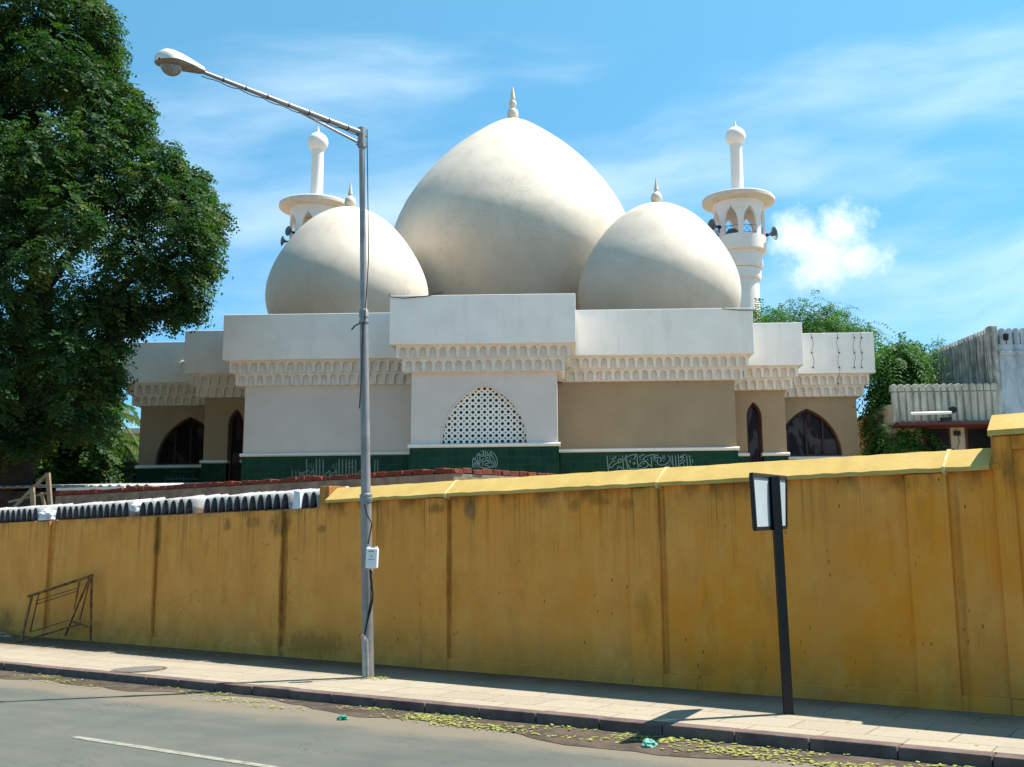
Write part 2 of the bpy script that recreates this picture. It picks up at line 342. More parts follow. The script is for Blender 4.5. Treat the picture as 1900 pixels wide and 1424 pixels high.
class MB:
    """collects geometry; build() links it as one mesh object"""
    def __init__(s): s.v = []; s.f = []
    def add(s, vs, fs):
        k = len(s.v); s.v += [Vector(p) for p in vs]; s.f += [[i + k for i in f] for f in fs]; return s
    def box(s, x0, x1, y0, y1, z0, z1):
        return s.add([(x0, y0, z0), (x1, y0, z0), (x1, y1, z0), (x0, y1, z0), (x0, y0, z1), (x1, y0, z1), (x1, y1, z1), (x0, y1, z1)],
                     [(0, 3, 2, 1), (4, 5, 6, 7), (0, 1, 5, 4), (1, 2, 6, 5), (2, 3, 7, 6), (3, 0, 4, 7)])
    def obox(s, c, ax, ay, az):
        c, ax, ay, az = map(Vector, (c, ax, ay, az))
        vs = [c + ax * i + ay * j + az * k for k in (-1, 1) for i, j in ((-1, -1), (1, -1), (1, 1), (-1, 1))]
        return s.add(vs, [(0, 3, 2, 1), (4, 5, 6, 7), (0, 1, 5, 4), (1, 2, 6, 5), (2, 3, 7, 6), (3, 0, 4, 7)])
    def bar(s, a, b, w, h=None, side=None):
        a, b = Vector(a), Vector(b); d = b - a; L = d.length / 2; d.normalize()
        sd_ = Vector(side).normalized() if side is not None else (d.cross(Vector((0, 0, 1))) if abs(d.z) < .95 else d.cross(Vector((0, 1, 0)))).normalized()
        u = sd_.cross(d).normalized(); sd_ = d.cross(u).normalized()
        return s.obox((a + b) / 2, d * L, sd_ * (w / 2), u * ((h or w) / 2))
    def tube(s, pts, rad, n=8, cap=True):
        pts = [Vector(p) for p in pts]; rs = rad if isinstance(rad, (list, tuple)) else [rad] * len(pts)
        rings = []; prev = None
        for i, p in enumerate(pts):
            d = (pts[min(i + 1, len(pts) - 1)] - pts[max(i - 1, 0)]).normalized()
            a = prev if prev is not None else (Vector((0, 0, 1)) if abs(d.z) < .9 else Vector((1, 0, 0)))
            a = (a - d * a.dot(d)).normalized(); b = d.cross(a); prev = a
            rings.append([p + (a * math.cos(2 * math.pi * k / n) + b * math.sin(2 * math.pi * k / n)) * rs[i] for k in range(n)])
        vs = [p for r in rings for p in r]; fs = []
        for i in range(len(pts) - 1):
            for k in range(n):
                fs.append((i * n + k, i * n + (k + 1) % n, (i + 1) * n + (k + 1) % n, (i + 1) * n + k))
        if cap: fs += [tuple(range(n))[::-1], tuple(range((len(pts) - 1) * n, len(pts) * n))]
        return s.add(vs, fs)
    def lathe(s, c, prof, n=48, capb=True, capt=True):
        """prof: list of (radius, z) bottom to top round the axis through c"""
        vs = []; fs = []
        for r, z in prof:
            for k in range(n):
                a = 2 * math.pi * k / n; vs.append((c[0] + r * math.cos(a), c[1] + r * math.sin(a), z))
        for i in range(len(prof) - 1):
            for k in range(n):
                fs.append((i * n + k, i * n + (k + 1) % n, (i + 1) * n + (k + 1) % n, (i + 1) * n + k))
        if capb: fs.append(tuple(range(n))[::-1])
        if capt: fs.append(tuple(range((len(prof) - 1) * n, len(prof) * n)))
        return s.add(vs, fs)
    def poly(s, pts, ext):
        """planar polygon pts (3d) extruded by vector ext"""
        pts = [Vector(p) for p in pts]; n = len(pts); e = Vector(ext)
        vs = pts + [p + e for p in pts]
        return s.add(vs, [tuple(range(n)), tuple(range(2 * n - 1, n - 1, -1))] + [(i, n + i, n + (i + 1) % n, (i + 1) % n) for i in range(n)])
    def plate(s, outer, holes, y0, y1, org=None, ux=None):
        """wall plate in the xz plane with holes, thickness y0..y1 (front y0)"""
        loops = [outer] + holes
        tri = tessellate_polygon([[Vector((a, b, 0)) for a, b in lp] for lp in loops])
        flat = [p for lp in loops for p in lp]; n = len(flat)
        vs = [(a, y0, b) for a, b in flat] + [(a, y1, b) for a, b in flat]; fs = []
        for t in tri:
            a, b, c = (Vector((*flat[i], 0)) for i in t)
            if (b - a).cross(c - a).z < 0: t = t[::-1]
            fs.append(tuple(t)); fs.append(tuple(i + n for i in reversed(t)))
        k = 0
        for li, lp in enumerate(loops):
            m = len(lp)
            ar = sum(lp[i][0] * lp[(i + 1) % m][1] - lp[(i + 1) % m][0] * lp[i][1] for i in range(m))
            for i in range(m):
                a, b = k + i, k + (i + 1) % m
                if (ar > 0) == (li == 0): fs.append((b, a, a + n, b + n))
                else: fs.append((a, b, b + n, a + n))
            k += m
        return s.add(vs, fs)
    def build(s, name, material, parent=None, smooth=False, bevel=0., local=False):
        vs = s.v
        o = bpy.data.objects.new(name, bpy.data.meshes.new(name)); link(o)
        rt_ = parent
        while rt_ is not None and rt_.parent is not None: rt_ = rt_.parent
        if parent is not None:
            o.parent = parent
            if not local and rt_.name in ROOT:
                mi = ROOT[rt_.name]; vs = [mi @ p for p in vs]
        me = o.data; me.from_pydata([tuple(p) for p in vs], [], s.f); me.update()
        me.materials.append(material)
        if smooth:
            me.polygons.foreach_set('use_smooth', [True] * len(me.polygons))
            try: me.set_sharp_from_angle(angle=R(38))
            except Exception: pass
        if bevel:
            b = o.modifiers.new('bevel', 'BEVEL'); b.width = bevel; b.segments = 2; b.limit_method = 'ANGLE'; b.angle_limit = R(50)
        return o

def arch(cx, z0, hw, apex, n=9, k=1.0, spring=None):
    """pointed arch outline, counterclockwise from bottom left"""
    sp = z0 if spring is None else spring
    H = apex - sp
    rr = (hw * hw + H * H) / (2 * hw) * k if H > hw else None
    right = []
    for i in range(n + 1):
        f = i / n
        if rr:   # arc of radius rr centred left of the axis, through (hw,0) and (0,H)
            a_end = math.asin(min(1, H / rr)); a = a_end * f
            x = hw - rr * (1 - math.cos(a)); z = rr * math.sin(a)
        else:
            x = hw * (1 - f ** 1.8) ; z = H * f
        right.append((cx + max(x, 0), sp + z))
    right[-1] = (cx, apex)
    left = [(2 * cx - x, z) for x, z in right[:-1]][::-1]
    pts = [(cx - hw, z0)] if spring is not None else []
    pts2 = ([(cx + hw, z0)] if spring is not None else []) + right + left + pts
    return pts2

def struct(name, mb, material, **k):
    return tag(mb.build(name, material, **k), kind='structure')

# ================================================================ SETTING
mb = MB(); mb.add([(-900, -300, -.03), (900, -300, -.03), (900, 1500, -.03), (-900, 1500, -.03)], [(0, 1, 2, 3)])
struct('ground', mb, M['ground'])
KA = math.atan2(-.644, 1)                       # the kerb runs along this heading
KM = Matrix.Translation((0, 9.22, 0)) @ Matrix.Rotation(KA, 4, 'Z'); KI = KM.inverted()
WA = math.atan2(-.715, 1)                       # the boundary wall
WM = Matrix.Translation((0, 11.70, 0)) @ Matrix.Rotation(WA, 4, 'Z'); WI = WM.inverted()
def kstruct(name, mb, material, **k):           # mesh given in kerb frame
    o = struct(name, mb, material, **k); o.location = (0, 9.22, .03 if name in ('road', 'gutter_mud', 'road_marking') else 0); o.rotation_euler = (0, 0, KA); return o
wl = [KI @ (WM @ Vector((s, .12, 0))) for s in (-34, 16)]
mb = MB(); mb.add([(-60, -14, 0), (40, -14, 0), (40, 0, 0), (-60, 0, 0)], [(0, 1, 2, 3)]); kstruct('road', mb, M['road'])
mb = MB(); mb.add([(-33, .15, .12), (16, .15, .12), (wl[1].x, wl[1].y, .12), (wl[0].x, wl[0].y, .12), (-33, .15, 0), (16, .15, 0), (wl[1].x, wl[1].y, 0), (wl[0].x, wl[0].y, 0)],
                  [(0, 1, 2, 3), (0, 4, 5, 1), (1, 5, 6, 2), (2, 6, 7, 3)]); kstruct('pavement', mb, M['pave'])
mb = MB(); x = -33.
while x < 15:
    L = random.uniform(.58, .66); j = random.uniform(-.006, .006)
    mb.box(x + .004, x + L - .004, -.002 + j, .147 + j, -.01, .124 + random.uniform(-.003, .004)); x += L
kstruct('kerb', mb, M['kerb'], bevel=.012)
# mud in the gutter: a thin sheet with an uneven outer edge
rg = random.Random(3); n = 220; vs = []
for i in range(n + 1):
    x = -30 + 44 * i / n
    wd = .34 + .16 * math.sin(x * .7 + 1) + .10 * math.sin(x * 1.9) + .05 * math.sin(x * 5.3) + rg.uniform(-.025, .025) + (.10 if x > -3 else 0)
    vs += [(x, 0.0, .0045), (x, -max(wd, .1), .004)]
mb = MB(); mb.add(vs, [(2 * i + 1, 2 * i + 3, 2 * i + 2, 2 * i) for i in range(n)]); kstruct('gutter_mud', mb, M['mud'])
a0, a1 = KI @ atz(137, 1375, 0), KI @ atz(320, 1403, 0)
mb = MB()
for i in range(-1, 3):
    xs = a0.x + i * 5.2
    vs = []
    for q in range(13):
        f = q / 12; vs += [(xs + 2.6 * f, a0.y + .038 + rg.uniform(-.006, .006), .004), (xs + 2.6 * f, a0.y - .038 + rg.uniform(-.006, .006), .004)]
    mb.add(vs, [(2 * q + 1, 2 * q + 3, 2 * q + 2, 2 * q) for q in range(12)])
kstruct('road_marking', mb, M['paint'])

# fallen leaves
def quads_obj(name, P, D, S, Wd, material, parent=None):
    """diamond leaves: base P, direction*length D, half-width vector S"""
    N = len(P); V = np.empty((N, 4, 3)); V[:, 0] = P; V[:, 1] = P + D * .5 + S; V[:, 2] = P + D; V[:, 3] = P + D * .5 - S
    V = V.reshape(-1, 3)
    me = bpy.data.meshes.new(name); me.vertices.add(N * 4); me.vertices.foreach_set('co', V.astype(np.float32).ravel())
    me.loops.add(N * 4); me.loops.foreach_set('vertex_index', np.arange(N * 4, dtype=np.int32))
    me.polygons.add(N); me.polygons.foreach_set('loop_start', np.arange(0, N * 4, 4, dtype=np.int32))
    try: me.polygons.foreach_set('loop_total', np.full(N, 4, dtype=np.int32))
    except Exception: pass
    me.update(calc_edges=True); me.validate()
    me.materials.append(material)
    o = bpy.data.objects.new(name, me); link(o); o.parent = parent
    return o
rs = np.random.RandomState(5)
def litter(n, x0, x1, y0, y1, z, size, clump):
    X = rs.uniform(x0, x1, n * 4); Yv = rs.uniform(y0, y1, n * 4)
    keep = np.array([math.sin(a * 2.1 + b * 7) + math.sin(a * 5.7 - b * 11 + 1) + rs.uniform(-1, 1) * 1.2 > clump for a, b in zip(X, Yv)])
    X, Yv = X[keep][:n], Yv[keep][:n]; k = len(X)
    an = rs.uniform(0, 6.28, k); L = rs.uniform(.35, 1.5, k) * size
    P = np.stack([X, Yv, z + rs.uniform(.002, .010, k)], 1)
    D = np.stack([np.cos(an) * L, np.sin(an) * L, rs.uniform(-.003, .008, k)], 1)
    S = np.stack([-np.sin(an) * L * .28, np.cos(an) * L * .28, np.zeros(k)], 1)
    return P, D, S
parts = [litter(1350, -1.6, 4.5, -.50, -.02, .036, .042, .2), litter(520, -5, -1, -.55, -.03, .036, .035, 1.0), litter(380, -11, -5, -.55, -.03, .036, .04, 1.0),
         litter(160, -3.9, -3.2, .9, 1.3, .124, .035, 1.2), litter(110, -14, 5, .2, 2.1, .124, .03, -2), litter(400, -13.5, -7, 1.6, 2.75, .124, .05, .2)]
P, D, S = (np.concatenate([p[i] for p in parts]) for i in range(3))
lo = quads_obj('fallen_leaves', P, D, S, None, M['litter']); lo.location = (0, 9.22, 0); lo.rotation_euler = (0, 0, KA)
tag(lo, 'yellow green fallen leaves scattered along the muddy gutter', 'leaf litter', kind='stuff')

# ================================================================ YELLOW BOUNDARY WALL (local frame: x along, y into the compound)
yw = thing('boundary_wall', 'long streaked yellow street wall with sloping coping and shallow piers', 'wall', (0, 11.70, 0), WA)
END = 4.62
def wpoly(mb, prof, s0, s1):
    """profile (y,z) swept along the wall"""
    mb.poly([(s0, y, z) for y, z in prof], (s1 - s0, 0, 0)); return mb
mb = MB(); mb.box(-30, -4.05, 0, .26, 0, 2.125); mb.box(-4.05, END, 0, .30, 0, 2.215); mb.box(END, 14, -.02, .34, 0, 2.50)
mb.build('wall_body', M['yellow'], yw, local=True)
mb = MB(); mb.box(-30, END, -.035, -.001, 0, .255); mb.box(END, 14, -.055, -.021, 0, .255); mb.build('plinth', M['yellow'], yw, local=True, bevel=.012)
for a, b in ((-24.0, -23.6), (-20.8, -20.4), (-17.7, -17.3), (-14.6, -14.2), (-11.55, -11.17), (-8.36, -7.95), (-5.32, -4.91), (-2.21, -1.79), (.84, 1.22), (3.84, 4.21)):
    mb = MB(); top = 2.118 if b < -4.1 else 2.19
    mb.box(a, b, -.05, -.002, 0, top - .003); mb.build('pier', M['yellow'], yw, local=True, bevel=.008)
# coping: fascia with a chamfered sunny top; slightly uneven arris
def coping(s0, s1, z, name='coping', flip=False):
    rr = random.Random(int(s0 * 10)); n = max(2, int((s1 - s0) / .12)); vs = []
    for i in range(n + 1):
        s = s0 + (s1 - s0) * i / n; j = rr.uniform(-.006, .006)
        vs += [(s, -.002, z), (s, -.075 + j, z - .002 + j * .5), (s, -.078 + j, z + .038 + j), (s, .13, z + .205 + j * .6), (s, .19, z + .205 + j * .6), (s, .36, z + .05), (s, .36, z), ]
    fs = []
    for i in range(n):
        for k in range(7): a = i * 7 + k; b = i * 7 + (k + 1) % 7; fs.append((a, b, b + 7, a + 7))
    fs += [tuple(range(7)), tuple(range(n * 7 + 6, n * 7 - 1, -1))]
    mb = MB(); mb.add(vs, fs); return mb.build(name, M['coping'], yw, local=True)
cps = [-3.98, -1.81, 1.22, 4.2]
coping(-3.98, -1.81, 2.195); coping(-1.785, 1.21, 2.195); coping(1.235, 4.19, 2.195); coping(4.215, END - .03, 2.195)
for s in (-1.7975, 1.2225, 4.2025):
    mb = MB(); mb.poly([(s - .013, y, z) for y, z in ((-.005, 2.16), (-.088, 2.185), (-.088, 2.238), (.13, 2.409), (.19, 2.409))], (.026, 0, 0)); mb.build('coping_joint', M['joint'], yw, local=True)
mb = MB(); mb.box(-4.17, -3.98, -.02, .30, 2.10, 2.425); mb.build('end_block', M['yellow'], yw, local=True, bevel=.01)
# mitred hip end where the wall steps up, and the taller panel with its own coping
mb = MB(); mb.poly([(END - .03, y, z) for y, z in ((-.002, 2.196), (-.075, 2.196), (-.078, 2.236), (.13, 2.402), (.36, 2.25), (.36, 2.196))], (.08, 0, 0)); mb.build('coping_stop', M['yellow'], yw, local=True)
mb = MB(); mb.poly([(END - .02, y, z) for y, z in ((-.06, 2.485), (-.085, 2.488), (-.085, 2.535), (.13, 2.69), (.20, 2.69), (.40, 2.54), (.40, 2.485))], (9.4, 0, 0)); mb.build('coping', M['coping'], yw, local=True)
mb = MB(); mb.box(END, END + .16, -.055, -.021, .256, 2.48); mb.box(END + .16, 14, -.055, -.021, 2.36, 2.48); mb.build('panel_border', M['yellow'], yw, local=True, bevel=.008)

# ---------------------------------------------------------------- corrugated cement sheets laid on the low wall
def wave_sheet(s0, s1, nw, dep, z0, label):
    dep *= 1.05
    p = (s1 - s0) / nw; H = .225
    root = bpy.data.objects.new('corrugated_sheet', bpy.data.meshes.new('corrugated_sheet'))
    rr = random.Random(int(s0 * 100)); vs = []; fs = []; K = 10; cols = []
    t = .012
    for i in range(nw):
        hh = H * rr.uniform(.95, 1.04)
        for k in range(K):
            f = k / K; z = hh * (1 - abs(2 * f - 1) ** 2.9); cols.append((s0 + p * (i + f) + rr.uniform(-.002, .002), z))
    cols.append((s1, 0))
    n = len(cols); ny = 4
    for j in range(ny + 1):
        y = -.03 + dep * j / ny
        for (x, z) in cols: vs.append((x + .04 * j / ny, y, z0 + z * (1 - .0 * j) + .095 * j / ny))
    for j in range(ny):
        for i in range(n - 1): fs.append((j * n + i, j * n + i + 1, (j + 1) * n + i + 1, (j + 1) * n + i))
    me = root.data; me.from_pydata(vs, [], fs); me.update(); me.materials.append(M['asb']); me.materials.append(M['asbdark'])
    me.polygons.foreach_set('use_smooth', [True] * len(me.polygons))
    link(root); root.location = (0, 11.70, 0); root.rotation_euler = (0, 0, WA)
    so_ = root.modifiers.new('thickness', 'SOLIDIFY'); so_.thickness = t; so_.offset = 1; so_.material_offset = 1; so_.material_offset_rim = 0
    return tag(root, label, 'roofing sheet', 'grey corrugated cement sheets lying on the low wall')
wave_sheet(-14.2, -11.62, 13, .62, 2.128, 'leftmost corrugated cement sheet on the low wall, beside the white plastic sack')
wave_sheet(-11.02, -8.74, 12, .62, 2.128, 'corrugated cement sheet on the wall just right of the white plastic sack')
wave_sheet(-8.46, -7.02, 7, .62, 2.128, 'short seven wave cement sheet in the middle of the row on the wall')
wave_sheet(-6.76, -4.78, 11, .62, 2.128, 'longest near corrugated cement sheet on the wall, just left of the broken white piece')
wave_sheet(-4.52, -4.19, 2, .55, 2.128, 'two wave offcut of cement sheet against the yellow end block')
def crumple(name, c, rx, ry, rz, material, label, cat, seed, frame=None, n=3, group=None):
    bm = bmesh.new(); bmesh.ops.create_icosphere(bm, subdivisions=n, radius=1); rr = random.Random(seed)
    from mathutils import noise as mn
    for v in bm.verts:
        k = 1 + .45 * mn.noise(v.co * 1.9 + Vector((seed, 0, 0))) + .25 * mn.noise(v.co * 5 + Vector((0, seed, 0)))
        v.co = Vector((v.co.x * rx * k, v.co.y * ry * k, max(v.co.z * rz * k, -rz * .45)))
    me = bpy.data.meshes.new(name); bm.to_mesh(me); bm.free(); me.materials.append(material)
    o = bpy.data.objects.new(name, me); link(o); o.location = c; return tag(o, label, cat, group)
def W(s, y, z): return WM @ Vector((s, y, z))
o = crumple('plastic_sack', W(-11.42, .05, 2.19), .24, .14, .12, M['bagwhite'], 'crumpled white plastic sack hanging over the top of the low yellow wall', 'plastic sack', 3); o.rotation_euler = (0, 0, WA)
o = crumple('plastic_bag', W(-8.6, .12, 2.27), .085, .2, .13, M['bagwhite'], 'pale scrap bundle stuffed between two cement sheets, above the middle pier', 'plastic bag', 8); o.rotation_euler = (0, 0, WA)
mb = MB(); mb.poly([(-4.76, .0, 2.13), (-4.58, .0, 2.14), (-4.60, .0, 2.37), (-4.72, .0, 2.39)], (0, .3, .04))
o = mb.build('sheet_fragment', M['bagwhite']); o.location = (0, 11.70, 0); o.rotation_euler = (0, 0, WA); tag(o, 'broken whitish piece of cement sheet left of the two wave offcut on the wall', 'roofing sheet')
crumple('plastic_litter', atz(1205, 1382, .05), .055, .04, .04, M['bagteal'], 'pale teal plastic bag dropped by the kerb right of the leaf pile', 'litter', 5)
crumple('plastic_litter', atz(636, 1333, .045), .05, .03, .025, mat('green_plastic', (.03, .22, .14), .4), 'small dark green plastic scrap in the mud below the lamp post', 'litter', 6)

# manhole cover on the pavement
mh = thing('manhole_cover', 'round dark manhole cover set in the sunny pavement', 'manhole cover', tuple(atz(258, 1243, .12)))
c = atz(258, 1243, .12)
MB().lathe(c, [(.33, .118), (.33, .127), (.29, .127)], 40, capt=False).build('frame', M['kerb'], mh)
MB().lathe(c, [(.285, .12), (.285, .131), (.26, .133), (.05, .136)], 40).build('lid', M['manhole'], mh)

# ================================================================ STREET LAMP
base = atz(683, 1257, .12); top = at(671, 238, 12.02)
lp = thing('street_lamp', 'tall leaning grey steel lamp post with one long arm over the road', 'street lamp', tuple(base))
ax = (top - base); 
def onp(f, r=0, a=0): return base + ax * f + Vector((r * math.cos(a), r * math.sin(a), 0))
MB().tube([base, onp(.04), onp(.13), onp(.31)], [.068, .066, .064, .062], 20).build('lower_pole', M['galv'], lp, smooth=True)
MB().tube([onp(.31), onp(.645)], [.056, .049], 20).build('middle_pole', M['galv'], lp, smooth=True)
MB().tube([onp(.645), onp(.985)], [.040, .034], 20).build('upper_pole', M['galv'], lp, smooth=True)
for f, r in ((.31, .072), (.645, .056)):
    MB().tube([onp(f - .008), onp(f - .007), onp(f + .004), onp(f + .008)], [r - .012, r, r, r - .014], 20).build('collar', M['galv'], lp, smooth=True)
mb = MB(); mb.tube([onp(.962), onp(1.0)], [.050, .048], 16); sock = mb.build('arm_socket', M['galv'], lp, smooth=True)
for f in (.966, .985):
    for a in (0, 1.57, 3.14, 4.71): MB().tube([onp(f, .045, a + .4), onp(f, .068, a + .4)], .011, 6).build('bolt', M['galv'], sock)
tip = Vector((-3.78, 10.62, 6.655)); tip = at(374, 133, 10.55); st = onp(.99)
arm = MB().tube([st, st.lerp(tip, .35), st.lerp(tip, .7), tip], [.034, .03, .026, .022], 12).build('arm', M['galv'], lp, smooth=True)
mb = MB(); b2 = st.lerp(tip, .42) + Vector((0, 0, -.035)); mb.tube([onp(.968), b2], [.018, .012], 8); mb.build('arm_brace', M['galv'], lp)
mb = MB(); dd = (tip - st)
for i in range(7):
    f = .1 + .13 * i; q = st + dd * f; MB().tube([q - dd.normalized() * .008, q + dd.normalized() * .008], .036 - .012 * f, 10).build('tie', M['cable'], arm)
mb = MB(); pts = []
for i in range(29):
    f = i / 28; pts.append(st + dd * f + Vector((0, 0, -.032 - .022 * abs(math.sin(f * 7 * math.pi / .91)) )))
mb.tube(pts, .0055, 6); mb.build('feed_cable', M['cable'], arm)
# lamp head: teardrop shell, dark underside, glass bowl
hd = thing  # (kept local)
end = at(297, 110, 10.0); hx = (end - tip).normalized(); hy = Vector((0, 0, 1)).cross(hx).normalized(); hz = hx.cross(hy).normalized(); HL = (end - tip).length * 1.02
def headpt(f, a, k=1):
    wdt = (.055 + .095 * math.sin(min(f, .93) / .93 * math.pi * .55) ** 1.2) * (1 if f < .8 else math.sqrt(max(0, 1 - ((f - .8) / .2) ** 2)) * 1.0) * k
    hgt = (.06 + .07 * math.sin(min(f, .9) * math.pi * .55)) * (1 if f < .8 else math.sqrt(max(0, 1 - ((f - .8) / .2) ** 2))) * k
    return tip + hx * (HL * f) + hy * (wdt * math.cos(a)) + hz * (hgt * math.sin(a) * (1 if math.sin(a) > 0 else .45) )
fsn = [0, .05, .15, .3, .45, .6, .7, .8, .86, .92, .96, .99, .999]
mb = MB(); vs = [headpt(f, math.pi * k / 12) for f in fsn for k in range(13)]
mb.add(vs, [(i * 13 + k, i * 13 + k + 1, (i + 1) * 13 + k + 1, (i + 1) * 13 + k) for i in range(len(fsn) - 1) for k in range(12)] + [tuple(range(13))])
head = mb.build('lamp_head', M['lampshell'], lp, smooth=True)
mb = MB(); vs = [headpt(f, -math.pi * k / 12, .985) for f in fsn for k in range(13)]
mb.add(vs, [(i * 13 + k + 1, i * 13 + k, (i + 1) * 13 + k, (i + 1) * 13 + k + 1) for i in range(len(fsn) - 1) for k in range(12)] + [tuple(range(13))[::-1]])
mb.build('lamp_underside', M['lampunder'], head, smooth=True)
mb = MB(); gc = tip + hx * (HL * .74) - hz * .045; vs = []; n = 20
for i in range(8):
    a = math.pi / 2 * i / 7
    for k in range(n): vs.append(gc + (hx * math.cos(2 * math.pi * k / n) * .13 + hy * math.sin(2 * math.pi * k / n) * .09) * math.cos(a) - hz * .10 * math.sin(a))
mb.add(vs, [(i * n + (k + 1) % n, i * n + k, (i + 1) * n + k, (i + 1) * n + (k + 1) % n) for i in range(7) for k in range(n)])
mb.build('glass_bowl', M['lampglass'], head, smooth=True)
# clamps, wires and conduit on the pole
def pp(px, py, off=.09, k=.022):
    """point on the front of the pole seen at this pixel"""
    return at(px, py, 12.07 - off + k)
mb = MB()
for f in (.313, .306, .628): MB().tube([onp(f) , onp(f + .003)], .076 if f < .4 else .062, 16).build('clamp_band', M['galv'], lp)
mb = MB(); mb.tube([pp(678, 590, .08), pp(676, 598, .1), pp(668, 600, .12), pp(660, 604, .14), pp(652, 612, .14)], .009, 6); mb.build('cable', M['cable'], lp); mb = MB()
mb.tube([pp(674, 600, .1), pp(672, 650, .09), pp(671, 700, .1), pp(667, 758, .12)], .008, 6); mb.build('cable', M['cable'], lp); mb = MB()
mb.tube([pp(681, 240, .07), pp(684, 480, .08), pp(677, 590, .09)], .006, 6); mb.build('cable', M['cable'], lp); mb = MB()
mb.tube([pp(676, 935, .1), pp(681, 955, .11), pp(690, 972, .1), pp(683, 1010, .1)], .008, 6); mb.build('cable', M['cable'], lp)
mb = MB(); mb.tube([pp(689, 1055, .1), pp(689, 1070, .11), pp(690, 1085, .115), pp(691.5, 1100, .115), pp(691, 1115, .115), pp(688, 1130, .11), pp(684, 1145, .11), pp(680, 1160, .11), pp(676, 1180, .10)], .011, 8); mb.build('cable', M['cable'], lp, smooth=True); mb = MB()
mb.tube([pp(686, 1057, .1), pp(688, 1085, .12), pp(688, 1115, .12), pp(682, 1145, .12), pp(677, 1180, .11)], .007, 8); mb.build('cable', M['cable'], lp, smooth=True)
mb = MB(); mb.tube([pp(674.5, 1178, .1), pp(677, 1257, .09)], .024, 10); mb.build('conduit', M['conduit'], lp, smooth=True); mb = MB(); mb.tube([pp(681, 1185, .11), pp(683, 1256, .1)], .012, 8); mb.build('conduit', M['conduit'], lp, smooth=True)
bc = pp(690.5, 1036, .16); bx = thing('junction_box', 'small white plastic meter box strapped to the lamp post', 'junction box', tuple(bc))
mb = MB(); mb.obox(bc, (.067, 0, -.004), (0, .045, 0), (.004, 0, .115)); bb = mb.build('box_body', M['boxwhite'], bx, bevel=.012)
mb = MB()
for dx in (-.045, .045): MB().obox(bc + Vector((dx, 0, .122)), (.013, 0, 0), (0, .02, 0), (0, 0, .012)).build('lug', M['boxwhite'], bx)
mb.obox(bc + Vector((.005, 0, -.127)), (.009, 0, 0), (0, .02, 0), (0, 0, .015)); mb.build('lug', M['boxwhite'], bx)
mb = MB(); F = -.0465
for (x, z, w_, h_) in ((-.022, .078, .012, .005), (.01, .079, .014, .005), (0, .02, .004, .009), (-.012, -.014, .024, .0025), (.026, -.012, .009, .002)):
    mb.obox(bc + Vector((x, F, z)), (w_, 0, .001), (0, .0008, 0), (0, 0, h_))
mb.build('printing', M['ink'], bx)

# ================================================================ SIGN POST seen nearly edge-on
sb = atz(1463, 1325, .12); stp = at(1437, 884, sb.y - .03)
sg = thing('sign_post', 'black roadside sign seen nearly edge on, on a leaning black post', 'sign', tuple(sb))
mb = MB(); mb.bar(sb, stp, .078, .078, side=(1, 0, 0)); mb.build('post', M['black'], sg, bevel=.004)
A = at(1394, 881, 8.72); Bt = at(1457, 887, 9.72); Ab = at(1401, 982, 8.72); Bb = at(1457.5, 979, 9.72)
c00, c10, c01, c11 = Ab, Bb, A, Bt
def bil(u, v): return c00 * (1 - u) * (1 - v) + c10 * u * (1 - v) + c01 * (1 - u) * v + c11 * u * v
nrm = (Bb - Ab).cross(A - Ab).normalized()
uoff = .025
mb = MB()
for p, q in (((0, 0), (1, 0)), ((0, 1), (1, 1)), ((0, 0), (0, 1)), ((1, 0), (1, 1)), ((.47, 0), (.47, 1)), ((.53, 0), (.53, 1))):
    mb.bar(bil(*p), bil(*q), .034, .034, side=tuple(nrm))
mb.build('sign_frame', M['black'], sg)
for u0_, u1_ in ((.02, .46), (.54, .98)):
    mb = MB(); mb.poly([bil(u0_, .02), bil(u1_, .02), bil(u1_, .98), bil(u0_, .98)], nrm * .006); mb.build('sign_panel', M['signface'], sg)

# ================================================================ RUSTY BARRICADE leaning on the wall
def onw(px, py, off=0.):
    nn = Vector((.715, 1, 0)).normalized(); d0_ = 11.70 / math.hypot(.715, 1) - off
    d = ray(px, py); return EYE + d * ((d0_ - EYE.dot(nn)) / d.dot(nn))
bl = atz(39, 1192, .13); o0 = .40
br = thing('barricade', 'rusty yellow crowd barrier frame leaning against the yellow wall', 'barrier', tuple(bl))
def B(px, py, off): return onw(px, py, off)
mb = MB(); mb.tube([B(53, 1107, .28), B(171, 1068, .14)], .024, 8); mb.build('top_rail', M['rust'], br, smooth=True)
mb = MB(); mb.tube([B(59, 1107, .28), atz(38.7, 1192, .13)], .021, 8); mb.build('leg', M['rust'], br, smooth=True)
mb = MB(); mb.tube([B(170, 1068, .14), atz(168, 1192, .13)], .021, 8); mb.build('leg', M['rust'], br, smooth=True)
mb = MB(); mb.tube([B(165, 1074, .12), B(121, 1180, .10)], .017, 8); mb.build('back_leg', M['rust'], br, smooth=True)
mb = MB(); mb.tube([B(167, 1074, .12), B(148, 1150, .08)], .013, 8); mb.tube([B(133, 1153, .12), B(168, 1165, .16)], .017, 8); mb.build('brace', M['rust'], br, smooth=True)
mb = MB(); mb.tube([B(72, 1102, .27), B(56, 1173, .36)], .013, 8); mb.build('upright', M['rust'], br, smooth=True)
mb = MB(); mb.tube([B(148, 1078, .16), B(137, 1132, .22)], .013, 8); mb.build('upright', M['rust'], br, smooth=True)
for a, b, r in (((70.7, 1114, .28), (146.5, 1090.7, .17), .009), ((69, 1121, .29), (145, 1096.5, .17), .009), ((56, 1173, .36), (128, 1151, .24), .009), ((40.4, 1190, .4), (148, 1158, .25), .016)):
    mb = MB(); mb.tube([B(*a), B(*b)], r, 8); mb.build('rail', M['rust'], br, smooth=True)
